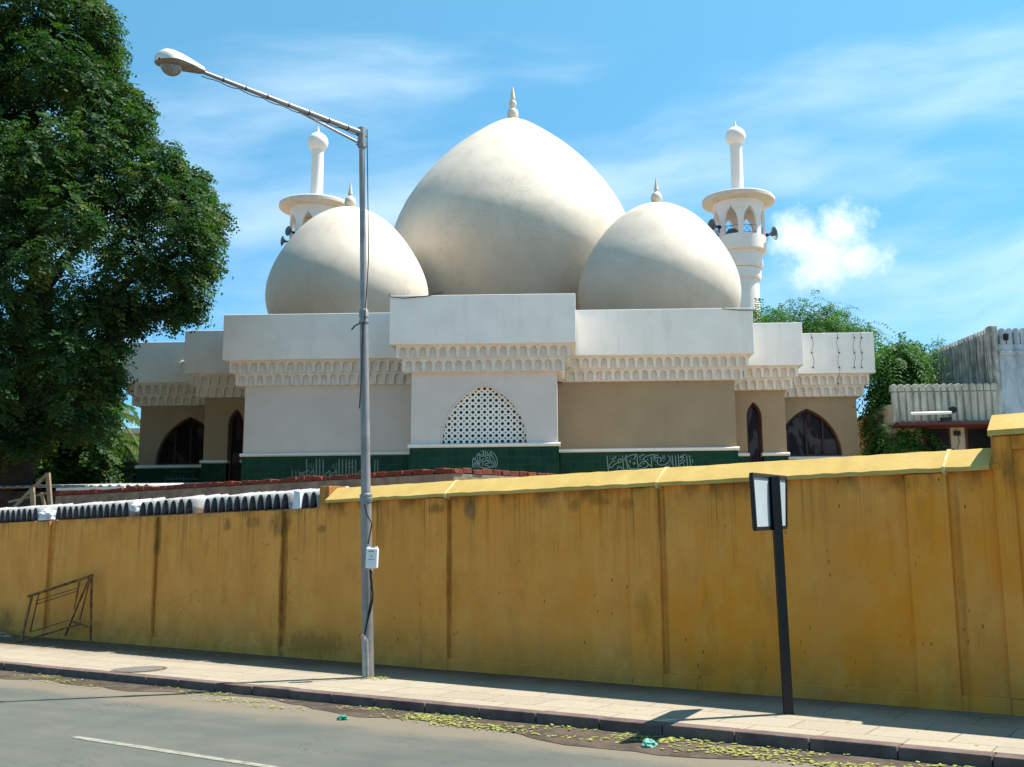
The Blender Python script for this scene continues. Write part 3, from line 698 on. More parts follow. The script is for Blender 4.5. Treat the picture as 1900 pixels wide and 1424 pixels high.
o = crumple('rubble_heap', W(-12.3, -.32, .14), .5, .14, .05, M['ground'], 'small dark heap of swept dirt at the foot of the wall behind the barrier', 'rubble', 12); o.rotation_euler = (0, 0, WA)

# ================================================================ MOSQUE
AX = -2.1
mq = thing('mosque', 'cream and white mosque with one huge dome, two smaller domes and two minarets', 'mosque', (AX, 26, 0))
ZT, ZP0, ZP1, ZL = 6.0, 6.66, 7.925, 4.12
blocks = [  # half width of the wall, front y, back y, wall material left / right
    (1.87, 26.0, 27.9), (6.74, 27.9, 29.9), (8.54, 29.9, 31.5), (11.1, 31.5, 50.)]
def cellrow(mb, O, u, nrm_, width, z0, z1, th):
    """row of little pillars joined by round arches, standing th proud of the plane through O"""
    O, u, nrm_ = Vector(O), Vector(u), Vector(nrm_)
    n = max(1, round(width / .25)); p = width / n; w_ = .082; H = z1 - z0; za = z1 - .055; rad = (p - w_) / 2; zs = za - rad * 1.05
    for i in range(n + 1):
        c = p * i; pts = []
        last = i == n; first = i == 0
        pr = [] if last else [(p / 2, z1), (p / 2, za)] + [(w_ / 2 + rad * (1 - math.sin(a)), zs + (za - zs) * math.cos(a)) for a in (R(22), R(45), R(68))] + [(w_ / 2, zs - .002)]
        right = [(w_ / 2, z1)] if last else []
        R_ = (right + [(w_ / 2, z0 + .02), (w_ / 2 - .015, z0)]) if last else (pr + [(w_ / 2, z0 + .02), (w_ / 2 - .015, z0)])
        pl = [] if first else [(-p / 2, z1), (-p / 2, za)] + [(-(w_ / 2 + rad * (1 - math.sin(a))), zs + (za - zs) * math.cos(a)) for a in (R(22), R(45), R(68))] + [(-w_ / 2, zs - .002)]
        L_ = ([(-w_ / 2, z1)] if first else pl) + [(-w_ / 2, z0 + .02), (-w_ / 2 + .015, z0)]
        pts = R_ + L_[::-1]
        mb.poly([O + u * (c + a) + Vector((0, 0, b)) + nrm_ * th for a, b in pts][::-1], -nrm_ * th)
S3A = 9.55 - 2.1 + 2.1
for bi, (hw, yf, yb) in enumerate(blocks):
    x0, x1 = AX - hw, AX + hw
    inner = blocks[bi - 1][0] if bi else 0
    # wall front plate with its openings, in two pieces where the paint differs
    def front(xa, xb, holes, material, z0=ZL - .06):
        mb = MB(); mb.plate([(xa, z0), (xb, z0), (xb, ZT + .1), (xa, ZT + .1)], holes, yf, yf + .30); return mb.build('facade_wall', material, mq)
    def win(cx, z0, hw_, apex, spring=None, mull=0, tall=False):
        out = arch(cx, z0, hw_, apex, spring=spring)
        fw = .07
        inn = arch(cx, z0 + fw, hw_ - fw, apex - fw * 1.25, spring=None if spring is None else spring)
        mb = MB(); mb.plate(out, [inn], yf + .17, yf + .25); wf = mb.build('arched_window', M['frame'], mq)
        mb = MB(); mb.plate(out, [], yf + .262, yf + .275); mb.build('pane', M['glass'], wf)
        if mull:
            mb = MB()
            for q in mull: mb.box(cx + q - .03, cx + q + .03, yf + .185, yf + .24, z0 + .02, apex - .35)
            mb.build('mullion', M['frame'], wf)
        return out
    if bi == 0:
        o_ = arch(AX, 4.17, 1.08, 5.66)
        front(x0, x1, [o_], M['offwhite'])
        # pierced jali screen
        pch = .152; hr = .043; rr_ = []
        mb = MB(); nx, nz = 15, 10; xs0 = AX - nx * pch / 2; zs0 = 4.14
        for i in range(nx):
            for j in range(nz):
                cx, cz = xs0 + (i + .5) * pch, zs0 + (j + .5) * pch
                if abs(cx - AX) > 1.08 - max(0, (cz - 4.3)) * .45 + .15: continue
                h = pch / 2; k = .021
                outer = [(cx - h + k, cz - h), (cx + h - k, cz - h), (cx + h - k, cz - h + k), (cx + h, cz - h + k), (cx + h, cz + h - k), (cx + h - k, cz + h - k), (cx + h - k, cz + h),
                         (cx - h + k, cz + h), (cx - h + k, cz + h - k), (cx - h, cz + h - k), (cx - h, cz - h + k), (cx - h + k, cz - h + k)]
                hole = [(cx + hr * math.cos(a * math.pi / 5), cz + hr * math.sin(a * math.pi / 5)) for a in range(10)]
                mb.plate(outer, [hole], yf + .12, yf + .18)
        jl = mb.build('jali_screen', M['white'], mq)
        MB().box(x0 + .3, x1 - .3, yf + .32, yf + .36, 4.1, 5.9).build('screen_backing', M['render'], jl)
        # raised rim round the arch
        big = arch(AX, 4.17, 1.105, 5.70); mb = MB(); mb.plate(big, [o_], yf - .018, yf - .001); mb.build('arch_moulding', M['offwhite'], mq)
    elif bi == 1:
        front(x0, AX - inner, [], M['offwhite']); front(AX - inner + .001, AX + inner, [], M['tan']); front(AX + inner + .001, x1, [], M['tan'])
    elif bi == 2:
        for sgn in (-1, 1):
            cx = AX + sgn * 7.62
            xa, xb = sorted((AX + sgn * inner, x1 if sgn > 0 else x0))
            o_ = win(cx, 3.2, .225, 5.66, spring=5.2)
            front(xa, xb, [o_], M['tan'], z0=3.0)
    else:
        for sgn in (-1, 1):
            cx = AX + sgn * 9.56
            xa, xb = sorted((AX + sgn * inner, x1 if sgn > 0 else x0))
            xa2, xb2 = (xa - (.6 if sgn > 0 else 0), xb + (.6 if sgn < 0 else 0))
            o_ = win(cx, 4.17, 1.03, 5.65, mull=(-.02, .5 * sgn))
            mb = MB(); mb.plate([(xa2, ZL - .06), (xb2, ZL - .06), (xb2, ZT + .1), (xa2, ZT + .1)], [o_], yf, yf + .30); mb.build('facade_wall', M['tan'], mq)
    # body behind the plate
    mb = MB(); mb.box(x0 + .002, x1 - .002, yf + .38 if bi else yf + .42, yb, 0, ZT + .1); mb.build('wall_body', M['tan'] if bi else M['offwhite'], mq)
    for xa, xb in ((x0 + .001, x0 + .3), (x1 - .3, x1 - .001)): MB().box(xa, xb, yf + .3, yf + .45, 0, ZT + .1).build('corner_return', M['offwhite'] if bi == 0 else M['tan'], mq)
    # frieze: two tiers of arched corbels
    for (zt0, zt1, out_) in ((6.33, 6.665, .35), (6.0, 6.335, .21)):
        mb = MB(); hh = hw + out_; f_ = yf - out_
        mb.box(AX - hh + .07, AX + hh - .07, f_ + .10, min(yb, yf + 1.9), zt0, zt1)
        cellrow(mb, (AX - hh + .041, f_ + .10, 0), (1, 0, 0), (0, -1, 0), 2 * hh - .082, zt0, zt1, .10)
        dl = 1.5
        cellrow(mb, (AX + hh - .07, f_ + .113, 0), (0, 1, 0), (1, 0, 0), dl, zt0, zt1, .07)
        cellrow(mb, (AX - hh + .07, f_ + .113 + dl, 0), (0, -1, 0), (-1, 0, 0), dl, zt0, zt1, .07)
        mb.build('corbel_frieze', M['frieze'], mq)
    hp = hw + .5; ybp = yb - .5 if bi < 3 else 50.5
    MB().box(AX - hp, AX + hp, yf - .5, ybp, ZP0, ZP1).build('parapet', M['white'], mq, bevel=.012)
    # dado of green tiles and the ledge above it
    def dado(xa, xb):
        MB().box(xa, xb, yf - .03, yf + .29, 0, ZL - .062).build('tile_dado', M['tile'], mq)
        mb = MB(); mb.poly([(xa - .04, yy, zz) for yy, zz in ((yf - .032, ZL - .06), (yf - .09, ZL - .03), (yf - .09, ZL + .01), (yf - .001, ZL + .04), (yf + .2, ZL + .04), (yf + .2, ZL - .06))], (xb - xa + .08, 0, 0))
        mb.build('ledge', M['white'], mq)
    if bi == 2:
        for sgn in (-1, 1):
            cx = AX + sgn * 7.62; e = sorted((AX + sgn * 6.75, AX + sgn * (hw + .03)))
            dado(e[0], cx - .225); dado(cx + .225, e[1])
    elif bi == 1: dado(x0 - .03, AX - 1.92); dado(AX + 1.92, x1 + .03)
    elif bi == 3: dado(x0 - .03, AX - 8.6); dado(AX + 8.6, x1 + .03)
    else: dado(x0 - .03, x1 + .03)
# roof slab under the domes
MB().box(AX - 11.3, AX + 11.3, 31.3, 50, 7.93, 7.96).build('roof', M['terrace'], mq)
for hw, yf, yb in blocks[:3]: MB().box(AX - hw - .3, AX + hw + .3, yf - .3, yb - .22, 7.93, 7.955).build('roof', M['terrace'], mq)  # dark decks added to cut light bouncing up onto the domes
def finial(c, prof, parent): return MB().lathe(c, prof, 20).build('finial', M['dome'], parent, smooth=True)
def smooth_prof(p, n=5):
    out = []
    for i in range(len(p) - 1):
        p0 = p[max(i - 1, 0)]; p1 = p[i]; p2 = p[i + 1]; p3 = p[min(i + 2, len(p) - 1)]
        for k in range(n):
            t = k / n
            out.append(tuple(.5 * ((2 * p1[j]) + (-p0[j] + p2[j]) * t + (2 * p0[j] - 5 * p1[j] + 4 * p2[j] - p3[j]) * t * t + (-p0[j] + 3 * p1[j] - 3 * p2[j] + p3[j]) * t ** 3) for j in (0, 1)))
    return out + [p[-1]]
kb = 1.072 * 40.4 / 1900
bigp = [(2.7, 7.9), (3.4, 9.4), (4.2, 10.8), (4.68, 11.9), (4.93, 12.8), (4.9, 13.8), (4.56, 14.8), (4.06, 15.7), (3.38, 16.6), (2.62, 17.4), (1.78, 18.1), (.97, 18.68), (.45, 18.96), (.12, 19.1)]
c = (AX + .04, 40.4, 0)
dm = MB().lathe(c, smooth_prof(bigp), 128).build('dome', M['dome'], mq, smooth=True)
finial(c, smooth_prof([(.16, 19.05), (.2, 19.12), (.23, 19.3), (.2, 19.46), (.09, 19.56), (.12, 19.62), (.16, 19.75), (.13, 19.87), (.05, 19.94), (.1, 19.97), (.06, 20.3), (.006, 20.52)], 4), dm)
smallp = [(1.9, 7.9), (2.45, 9.0), (2.76, 9.8), (2.78, 10.5), (2.60, 11.15), (2.27, 11.8), (1.86, 12.4), (1.36, 12.92), (.80, 13.28), (.35, 13.44), (.1, 13.5)]
for sgn in (-1, 1):
    c = (AX + sgn * 5.45 - .04, 35, 0)
    dm = MB().lathe(c, smooth_prof([(q_ * (1.015 if sgn > 0 else 1), z_) for q_, z_ in smallp]), 112).build('dome', M['dome'], mq, smooth=True)
    finial(c, smooth_prof([(.10, 13.46), (.15, 13.52), (.205, 13.68), (.17, 13.84), (.06, 13.96), (.085, 14.0), (.05, 14.2), (.006, 14.5)], 4), dm)
# minarets
for sgn in (-1, 1):
    cx, cy = AX + sgn * 12.22, 57.; c = (cx, cy)
    root = MB().lathe(c, [(1.0, 0), (1.0, 16.4)], 48).build('minaret', M['minaret'], mq, smooth=True)
    def ring(prof, nm='gallery_ring', mt='minaret', n=48): return MB().lathe(c, prof, n).build(nm, M[mt], root, smooth=True)
    ring([(1.1, 16.3), (1.14, 16.42), (1.14, 16.9), (1.04, 17.0)]); ring([(1.18, 16.95), (1.26, 17.05), (1.26, 17.55), (1.1, 17.6)])
    ring([(1.22, 17.5), (1.24, 17.9), (1.3, 17.95)]); ring([(1.42, 17.9), (1.52, 17.98), (1.52, 18.75), (1.40, 18.78)])
    # drum with pointed openings, built as a curved plate
    AOFF = math.atan2(EYE.y - cy, EYE.x - cx) + R(4); r1, r0_ = 1.46, 1.30; nb = 8; mb = MB(); zb, zt = 18.7, 20.95
    for b in range(nb):
        a0_ = 2 * math.pi * (b + .5) / nb + AOFF; wdt_ = 2 * math.pi * r1 / nb
        op = arch(0, zb + .06, .41, 20.38, n=6, spring=19.45)
        sub = MB(); ncol = 9
        # slice columns so the plate bends
        outer = [(-wdt_ / 2, zb), (wdt_ / 2, zb), (wdt_ / 2, zt), (-wdt_ / 2, zt)]
        segs = sorted(set([-wdt_ / 2, wdt_ / 2] + [round(x_, 4) for x_, _ in op]))
        def oz(x_):
            """upper outline of the opening at x"""
            if abs(x_) >= .41: return None
            rt2 = [(x2, z2) for x2, z2 in op if x2 >= -1e-6 and z2 >= 19.449]; rt2.sort()
            ax_ = abs(x_)
            for (xa_, za_), (xb_, zb_) in zip(rt2, rt2[1:]):
                if xa_ - 1e-6 <= ax_ <= xb_ + 1e-6: return za_ + (zb_ - za_) * ((ax_ - xa_) / max(1e-9, xb_ - xa_))
            return 19.45
        def P3(x_, z_, r_): a_ = a0_ + x_ / r1; return (cx + r_ * math.cos(a_), cy + r_ * math.sin(a_), z_)
        for xa_, xb_ in zip(segs, segs[1:]):
            inside = abs((xa_ + xb_) / 2) < .4099
            if not inside:
                mid = (xa_ + xb_) / 2
                for (p_, q_) in ((xa_, mid), (mid, xb_)): mb.add([P3(p_, zb, r1), P3(q_, zb, r1), P3(q_, zt, r1), P3(p_, zt, r1), P3(p_, zb, r0_), P3(q_, zb, r0_), P3(q_, zt, r0_), P3(p_, zt, r0_)], [(0, 1, 2, 3), (7, 6, 5, 4)])
            else:
                za_, zb2 = oz(xa_) or 19.45, oz(xb_) or 19.45
                mb.add([P3(xa_, za_, r1), P3(xb_, zb2, r1), P3(xb_, zt, r1), P3(xa_, zt, r1), P3(xa_, za_, r0_), P3(xb_, zb2, r0_), P3(xb_, zt, r0_), P3(xa_, zt, r0_)], [(0, 1, 2, 3), (7, 6, 5, 4), (1, 0, 4, 5)])
        for e_ in (-.41, .41): mb.add([P3(e_, zb, r1), P3(e_, 19.45, r1), P3(e_, 19.45, r0_), P3(e_, zb, r0_)], [(0, 1, 2, 3)])
    mb.build('arcade', M['minaret'], root)
    mb = MB()
    for b in range(nb):
        a0_ = 2 * math.pi * (b + .5) / nb + AOFF; h_ = .36 / 1.3
        def Q(a_, z_): return (cx + 1.34 * math.cos(a_), cy + 1.34 * math.sin(a_), z_)
        for z_ in (18.86, 19.28): mb.tube([Q(a0_ - h_, z_), Q(a0_ + h_, z_)], .018, 5)
        mb.tube([Q(a0_ - h_, 18.86), Q(a0_, 19.28)], .014, 5); mb.tube([Q(a0_ + h_, 18.86), Q(a0_, 19.28)], .014, 5); mb.tube([Q(a0_ - h_, 19.28), Q(a0_, 18.86)], .014, 5); mb.tube([Q(a0_, 18.86), Q(a0_, 19.28)], .014, 5)
    mb.build('gallery_railing', M['rail'], root)
    ring([(1.42, 20.80), (2.03, 20.88), (2.09, 20.93), (2.09, 21.10), (2.04, 21.16), (1.2, 21.34), (.4, 21.44)], 'gallery_roof', 'roofslab', 64)
    ring([(.38, 21.38), (.35, 21.5), (.345, 24.3), (.36, 24.5)], 'spire_shaft', 'minaret', 28)
    ring(smooth_prof([(.30, 24.46), (.44, 24.58), (.57, 24.85), (.58, 25.1), (.48, 25.34), (.28, 25.52), (.12, 25.6), (.1, 25.62)], 4), 'spire_dome', 'minaret', 32)
    ring([(.11, 25.6), (.09, 25.66), (.005, 26.02)], 'finial', 'minaret', 12)
# horn loudspeakers bolted to the minaret galleries
def horn_proto():
    r = thing('loudspeaker', 'x', 'loudspeaker', (0, 0, 0), 0, 'horn loudspeakers on the minaret galleries')
    vs = []; n = 20; pr = [(.05, 0), (.09, .12), (.15, .24), (.26, .34), (.38, .40), (.40, .42), (.36, .41), (.22, .34), (.10, .22), (.04, .12)]
    mb = MB(); vs = [(x_, rr_ * math.cos(2 * math.pi * k / n), rr_ * math.sin(2 * math.pi * k / n)) for rr_, x_ in pr for k in range(n)]
    mb.add(vs, [(i * n + k, (i + 1) * n + k, (i + 1) * n + (k + 1) % n, i * n + (k + 1) % n) for i in range(len(pr) - 1) for k in range(n)] + [tuple(range(n))]); mb.build('horn', M['horn'], r, smooth=True, local=True)
    MB().tube([(-.22, 0, 0), (-.2, 0, 0), (0, 0, 0)], [.08, .1, .1], 14).build('driver', M['black'], r, smooth=True, local=True)
    MB().bar((-.1, 0, -.02), (-.1, 0, -.34), .05).build('bracket', M['black'], r, local=True)
    return r
hp0 = horn_proto(); first = True
for (x_, y_, z_, rz_, lab) in ((AX + 12.22 + 1.58, 56.7, 18.95, R(-38), 'grey horn loudspeaker facing right off the edge of the right minaret gallery'),
                         (AX + 12.22 - 1.45, 55.7, 19.15, R(205), 'horn loudspeaker on the right minaret gallery, half behind the small dome and facing left'),
                         (AX + 12.22 - .45, 56.3, 18.72, R(250), 'dark horn loudspeaker facing the street in the right minaret opening above the dome'),
                         (AX - 12.22 - 1.0, 55.8, 19.2, R(235), 'horn loudspeaker on the left minaret, just above the small dome outline'),
                         (AX - 12.22 - 1.42, 56.3, 18.8, R(215), 'leftmost horn loudspeaker, peeping out low beside the left minaret')):
    if first: r = hp0; first = False
    else:
        r = hp0.copy(); link(r)
        for ch in hp0.children: k = ch.copy(); link(k); k.parent = r
    r.location = (x_, y_, z_); r.rotation_euler = (0, 0, rz_); r['label'] = lab; r.scale = (.72,) * 3 if x_ < AX else (1, 1, 1)

# drain spout, roof cables
mb = MB(); q = [at(328, 695, 30.9), at(328.5, 688, 30.9), at(332, 678, 30.9), at(338, 673, 30.9), at(346, 671, 30.9)]; mb.tube(q, .06, 10); mb.build('drain_pipe', M['white'], mq, smooth=True)
mb = MB()
for px_ in (1506, 1553, 1583, 1596):
    a_ = at(px_, 618, 30.96); pts = [a_ + Vector((.03 * math.sin(i * 1.7 + px_), 0, -i * .155)) for i in range(8 if px_ != 1553 else 13)]
    pts = [p_ if p_.z > 6.66 else Vector((p_.x, 31.1 if p_.z > 6.3 else 31.25, p_.z)) for p_ in pts]
    mb.tube(pts, .0055, 5)
    for p_ in pts[1::3]: mb.tube([p_ + Vector((-.02, -.01, .02)), p_ + Vector((.02, -.01, -.02))], .018, 6)
mb.build('hanging_wire', M['cable'], mq)
mb = MB(); q = [at(722, 546, 25.48), at(724, 551, 25.47), at(750, 553.5, 25.47), at(790, 550, 25.47), at(822, 543, 25.48)]; mb.tube(q, .012, 6)
q = [at(1340, 573, 27.38), at(1370, 575.5, 27.37), at(1397, 576, 27.37)]; mb.tube(q, .012, 6); mb.build('slack_cable', M['cable'], mq)

# ---- lettering on the tiled dado (traced strokes, raised 6 mm)
def strokes(name, y, ox, oy, sc, lines, wd, material, label=None):
    mb = MB()
    for ln in lines:
        wk = wd
        if isinstance(ln[0], (int, float)): wk = ln[0]; ln = ln[1:]
        pts = [at(ox + a / sc, oy + b / sc, y) for a, b in ln]
        if len(ln) > 2:
            P_ = [(p.x, p.z) for p in pts]; P_ = smooth_prof(P_, 4); pts = [Vector((a, y, b)) for a, b in P_]
        n = len(pts); L_, R2 = [], []
        for i, p in enumerate(pts):
            d = (pts[min(i + 1, n - 1)] - pts[max(i - 1, 0)]); d = Vector((d.x, 0, d.z)).normalized(); nn = Vector((-d.z, 0, d.x))
            h = wk / 2 * (1 if 0 < i < n - 1 else .6); L_.append(p + nn * h); R2.append(p - nn * h)
        for i in range(n - 1):
            mb.add([L_[i], L_[i + 1], R2[i + 1], R2[i]], [(0, 1, 2, 3)])
    mb2 = MB(); 
    for q_, f in enumerate(mb.f): mb2.poly([mb.v[i] - Vector((0, (q_ % 7) * .0007, 0)) for i in f], (0, .004, 0))
    return mb2.build(name, material, mq)
T = [  # right panel; crop origin (1110,830), 9.5 px per px
 [(155, 150), (165, 280), (178, 405), (185, 450)], [(200, 150), (210, 165)], [(205, 185), (212, 205)], [(258, 150), (266, 172)], [(365, 150), (380, 160)],
 [(315, 150), (300, 185), (265, 205), (230, 220)], [(300, 240), (250, 258), (215, 290), (195, 330), (205, 360), (245, 350), (280, 310), (330, 280), (385, 268), (410, 240), (395, 210), (365, 212), (345, 240), (365, 262)],
 [(330, 400), (345, 360), (380, 345), (415, 360), (410, 390)], [(340, 322), (352, 330)],
 [(428, 140), (438, 270), (450, 390), (455, 440)], [(488, 130), (495, 190), (505, 300), (515, 390)], [(470, 185), (560, 150), (665, 130), (640, 185), (615, 225)], [(470, 185), (475, 230), (520, 300), (560, 370), (600, 400)],
 [(490, 240), (530, 320), (560, 380), (640, 380), (700, 375)], [(535, 240), (560, 235), (570, 265), (545, 270)], [(570, 190), (590, 210)], [(600, 285), (640, 275), (650, 290), (615, 310)], [(648, 210), (655, 235)],
 [(682, 130), (690, 250), (705, 340), (720, 385), (790, 370), (850, 350), (880, 310), (850, 265), (790, 255), (745, 285), (730, 320), (760, 345)],
 [(715, 165), (760, 150), (800, 130), (815, 145)], [(720, 195), (770, 180)], [(725, 225), (790, 215)], [(770, 300), (820, 290)],
 [(1000, 130), (930, 140), (850, 160), (800, 200), (830, 240), (890, 300), (940, 350)], [(1000, 130), (985, 165), (950, 200)], [(930, 170), (938, 250), (945, 350)], [(860, 200), (880, 240)],
 [(985, 170), (1030, 150), (1060, 130)], [(990, 200), (1040, 185), (1090, 180)], [(980, 245), (985, 215), (1010, 210)], [(1010, 310), (1030, 325)], [(1000, 250), (1030, 255)],
 [(1050, 210), (1040, 260), (1060, 300), (1110, 318), (1180, 305), (1230, 275), (1260, 235), (1270, 190), (1245, 165), (1232, 140)], [(1095, 170), (1110, 230), (1085, 260)], [(1130, 140), (1145, 190), (1120, 210)], [(1168, 140), (1178, 230)], [(1130, 240), (1150, 245)],
 [(1280, 240), (1295, 290)], [(1190, 320), (1195, 350)], [(1215, 330), (1235, 345)], [(1250, 290), (1260, 350)],
 [(1300, 140), (1312, 260), (1322, 345)], [(1355, 140), (1368, 260), (1375, 340)], [(1405, 130), (1418, 260), (1425, 340)], [(1450, 145), (1455, 165)], [(1430, 190), (1490, 150), (1530, 125)], [(1430, 250), (1470, 230), (1505, 190), (1490, 170), (1450, 190)],
 [(1435, 300), (1490, 270), (1525, 245), (1515, 225)], [(1505, 285), (1515, 335)], [(1555, 135), (1568, 250), (1578, 340)], [(1605, 135), (1620, 250), (1632, 345)], [(1640, 160), (1650, 175)], [(1650, 210), (1665, 245), (1660, 285)]]
strokes('inscription', 27.862, 1110, 830, 9.5, T, .021, M['script'])
C_ = [  # roundel; crop origin (860,825), 21.1 px per px
 [(1060, 270), (1180, 350), (1270, 470), (1320, 620), (1320, 740), (1270, 860), (1250, 930)], [(1050, 270), (1070, 370), (1170, 520), (1230, 640), (1240, 780), (1190, 850), (1110, 920)], [(980, 245), (1030, 245)],
 [(850, 220), (865, 330), (860, 450)], [(930, 250), (930, 360), (960, 440)], [(770, 230), (790, 330), (790, 420), (830, 465), (890, 455), (930, 420)], [(760, 240), (770, 400), (740, 470), (700, 450), (680, 360)],
 [(710, 230), (670, 290)], [(1000, 340), (990, 430), (1040, 460), (1060, 400)], [(630, 330), (560, 370), (510, 410)], [(620, 400), (540, 450), (470, 500)], [(600, 330), (640, 430), (640, 530), (660, 590)],
 [(420, 500), (370, 580), (360, 700), (360, 800), (380, 890), (450, 880), (520, 830)], [(400, 600), (470, 610), (520, 680), (550, 760), (580, 880)], [(420, 740), (460, 700), (480, 720), (430, 760)], [(380, 810), (460, 790), (540, 740)],
 [(560, 500), (560, 640), (600, 760), (620, 830), (700, 890), (850, 925), (1000, 910), (1120, 850), (1180, 770), (1160, 690), (1110, 660), (1070, 720), (1130, 760)], [(650, 600), (600, 690), (640, 760), (590, 800)], [(650, 610), (700, 680), (760, 740), (740, 850)],
 [(830, 560), (760, 570), (730, 630), (780, 660), (860, 650), (890, 600), (880, 490)], [(920, 500), (960, 530), (930, 570)], [(1010, 470), (1030, 560), (1030, 680), (980, 740), (880, 760), (820, 750)], [(900, 640), (950, 620), (990, 660), (920, 690)],
 [(820, 800), (900, 830), (990, 850), (1040, 890)], [(1060, 500), (1110, 490)], [(1060, 590), (1130, 570)], [(540, 900), (620, 940)], [(420, 540), (470, 560), (450, 600)]]
strokes('inscription', 25.962, 860, 825, 21.1, C_, .020, M['script'])
K_ = []
for x_ in (130, 200, 265): K_ += [[28, (x_, 345), (x_ + 2, 500)]]
for x_ in (410, 600, 665, 735, 1045, 1112, 1182, 1245, 1308, 1370, 1745, 1800): K_ += [[28, (x_, 125), (x_ + 1, 320), (x_ + 2, 500)]]
for x_ in (465, 918): K_ += [[(x_ + 5, 210), (x_ + 5, 300), (x_ + 80, 300), (x_ + 80, 205)], [(x_ + 42, 205), (x_ + 42, 300)]]
K_ += [[28, (270, 410), (330, 400), (400, 375), (470, 345)], [28, (260, 410), (300, 435), (360, 440), (370, 490)], [28, (455, 480), (465, 430), (500, 390), (545, 345), (545, 480)], [28, (775, 470), (790, 410), (830, 385), (860, 350), (865, 440), (880, 460)],
       [28, (900, 470), (915, 410), (960, 385), (990, 335), (990, 470)], [28, (1210, 215), (1290, 215)], [28, (1210, 290), (1330, 285)], [28, (1415, 420), (1440, 380), (1495, 340), (1500, 410)]]
K_ = [([.036] + l[1:]) if l[0] == 28 else ([.014] + l) for l in K_]
strokes('inscription', 27.862, 530, 840, 10.55, K_, .03, M['script_dim'])
D_ = [[(x_, 400 + 60 * math.sin(x_)), (x_ + 60, 380), (x_ + 90, 440 + 30 * math.sin(x_ * 3))] for x_ in range(320, 1560, 95)] + [[(320, 480), (760, 400), (1580, 420)], [(x0_ := 600, 120), (1500, 130)]] + [[(x_, 230), (x_ + 20, 420)] for x_ in range(400, 1560, 130)]
strokes('inscription', 31.462, 290, 870, 21.1, D_, .016, M['script_dim'])

# ================================================================ BRICK-TOPPED WALL behind the street wall
c0 = Vector((-1.88, 17.0, 0)); c1 = Vector((-11.2, 22.5, 0)); c2 = Vector((.9, 19.9, 0))
bw = thing('compound_wall', 'grey rendered wall capped with a rough course of red bricks, behind the street wall', 'wall', tuple(c0))
def wallseg(a, b, h, th):
    d = (b - a).normalized(); nn = Vector((-d.y, d.x, 0)); nn = nn if nn.y > 0 else -nn
    mb = MB(); mb.poly([a, b, b + nn * th, a + nn * th], (0, 0, h)); return mb, d, nn
for a, b in ((c0, c1), (c0, c2)):
    mb, d, nn = wallseg(a, b, 2.78, .24); mb.build('rendered_wall', M['render'], bw)
    mb = MB(); L = (b - a).length; s = .0; rr = random.Random(4)
    while s < L:
        w_ = rr.uniform(.19, .25); z = 2.785 + rr.uniform(-.012, .008); h = rr.uniform(.075, .10); o_ = rr.uniform(-.015, .02)
        mb.obox(a + d * (s + w_ / 2) + nn * (.12 + o_) + Vector((0, 0, z + h / 2)), d * (w_ / 2 - .008), nn * .125, Vector((rr.uniform(-.01, .01), 0, h / 2))); s += w_
    mb.build('brick_course', M['brick'], bw, bevel=.012)

# ================================================================ LEFT YARD: tin shed, timber rail
sh = thing('shed', 'low dark shed with a corrugated tin roof behind the left end of the wall', 'shed', (-14, 25, 0))
MB().box(-22, -10.1, 25, 29, 0, 3.05).build('wall', M['shadowwall'], sh)  # solid box, its front coloured as the shaded interior
mb = MB(); vs = []; n = 170
for i in range(n + 1):
    x_ = -22.3 + 12.4 * i / n; z_ = .03 * math.cos(i * math.pi / 1.5)
    vs += [(x_, 24.5, 3.12 + z_), (x_, 29.3, 3.45 + z_)]
mb.add(vs, [(2 * i, 2 * i + 2, 2 * i + 3, 2 * i + 1) for i in range(n)]); rf = mb.build('roof', M['asb'], sh); rf.modifiers.new('t', 'SOLIDIFY').thickness = .02
MB().bar(at(105, 908.5, 24.4), at(232, 905, 24.4), .06).build('gutter', M['boxwhite'], sh)
tr = thing('timber_rail', 'weathered wooden stair rail of two posts and a sloping handrail above the wall', 'railing', tuple(at(90, 960, 20)))
for a, b in (((60, 905), (63, 975)), ((89, 878), (96, 975))):
    MB().bar(at(*a, 20), at(*b, 20), .07).build('post', M['timber'], tr)
MB().bar(at(18, 950, 20.1), at(88, 880, 20.1), .055).build('handrail', M['timber'], tr)
MB().bar(at(16, 932, 20.1), at(92, 914, 20.1), .035).build('mid_rail', M['timber'], tr)
MB().bar(at(76, 915, 20.1), at(86, 950, 20.1), .045).build('brace', M['timber'], tr)

# far houses seen through gaps
h1 = thing('house', 'distant orange brick house glimpsed beside the mosque under the palm', 'house', tuple(at(230, 900, 62)))
p0, p1 = at(203, 806, 62), at(262, 806, 62)
MB().box(p0.x - 4, p1.x + 1, 62, 70, 0, p0.z).build('wall', M['orange'], h1)
MB().box(p0.x - 4.3, p1.x + 1.2, 61.6, 70.3, p0.z + .01, p0.z + .3).build('roof', M['palehouse'], h1)
for q in (212, 228, 246):
    a = at(q, 830, 61.98); MB().box(a.x - .45, a.x + .45, 61.93, 61.99, a.z - .8, a.z + .5).build('window', M['dark'], h1)
h2 = thing('house', 'small pale plastered outbuilding behind the tin shed roof', 'house', tuple(at(205, 900, 34)))
p0, p1 = at(190, 860, 34), at(226, 860, 34)
MB().box(p0.x, p1.x, 34, 37, 0, p0.z).build('wall', M['palehouse'], h2)
MB().box(p0.x - .2, p1.x + .2, 33.7, 37.2, p0.z + .01, p0.z + .1).build('roof', M['render'], h2)

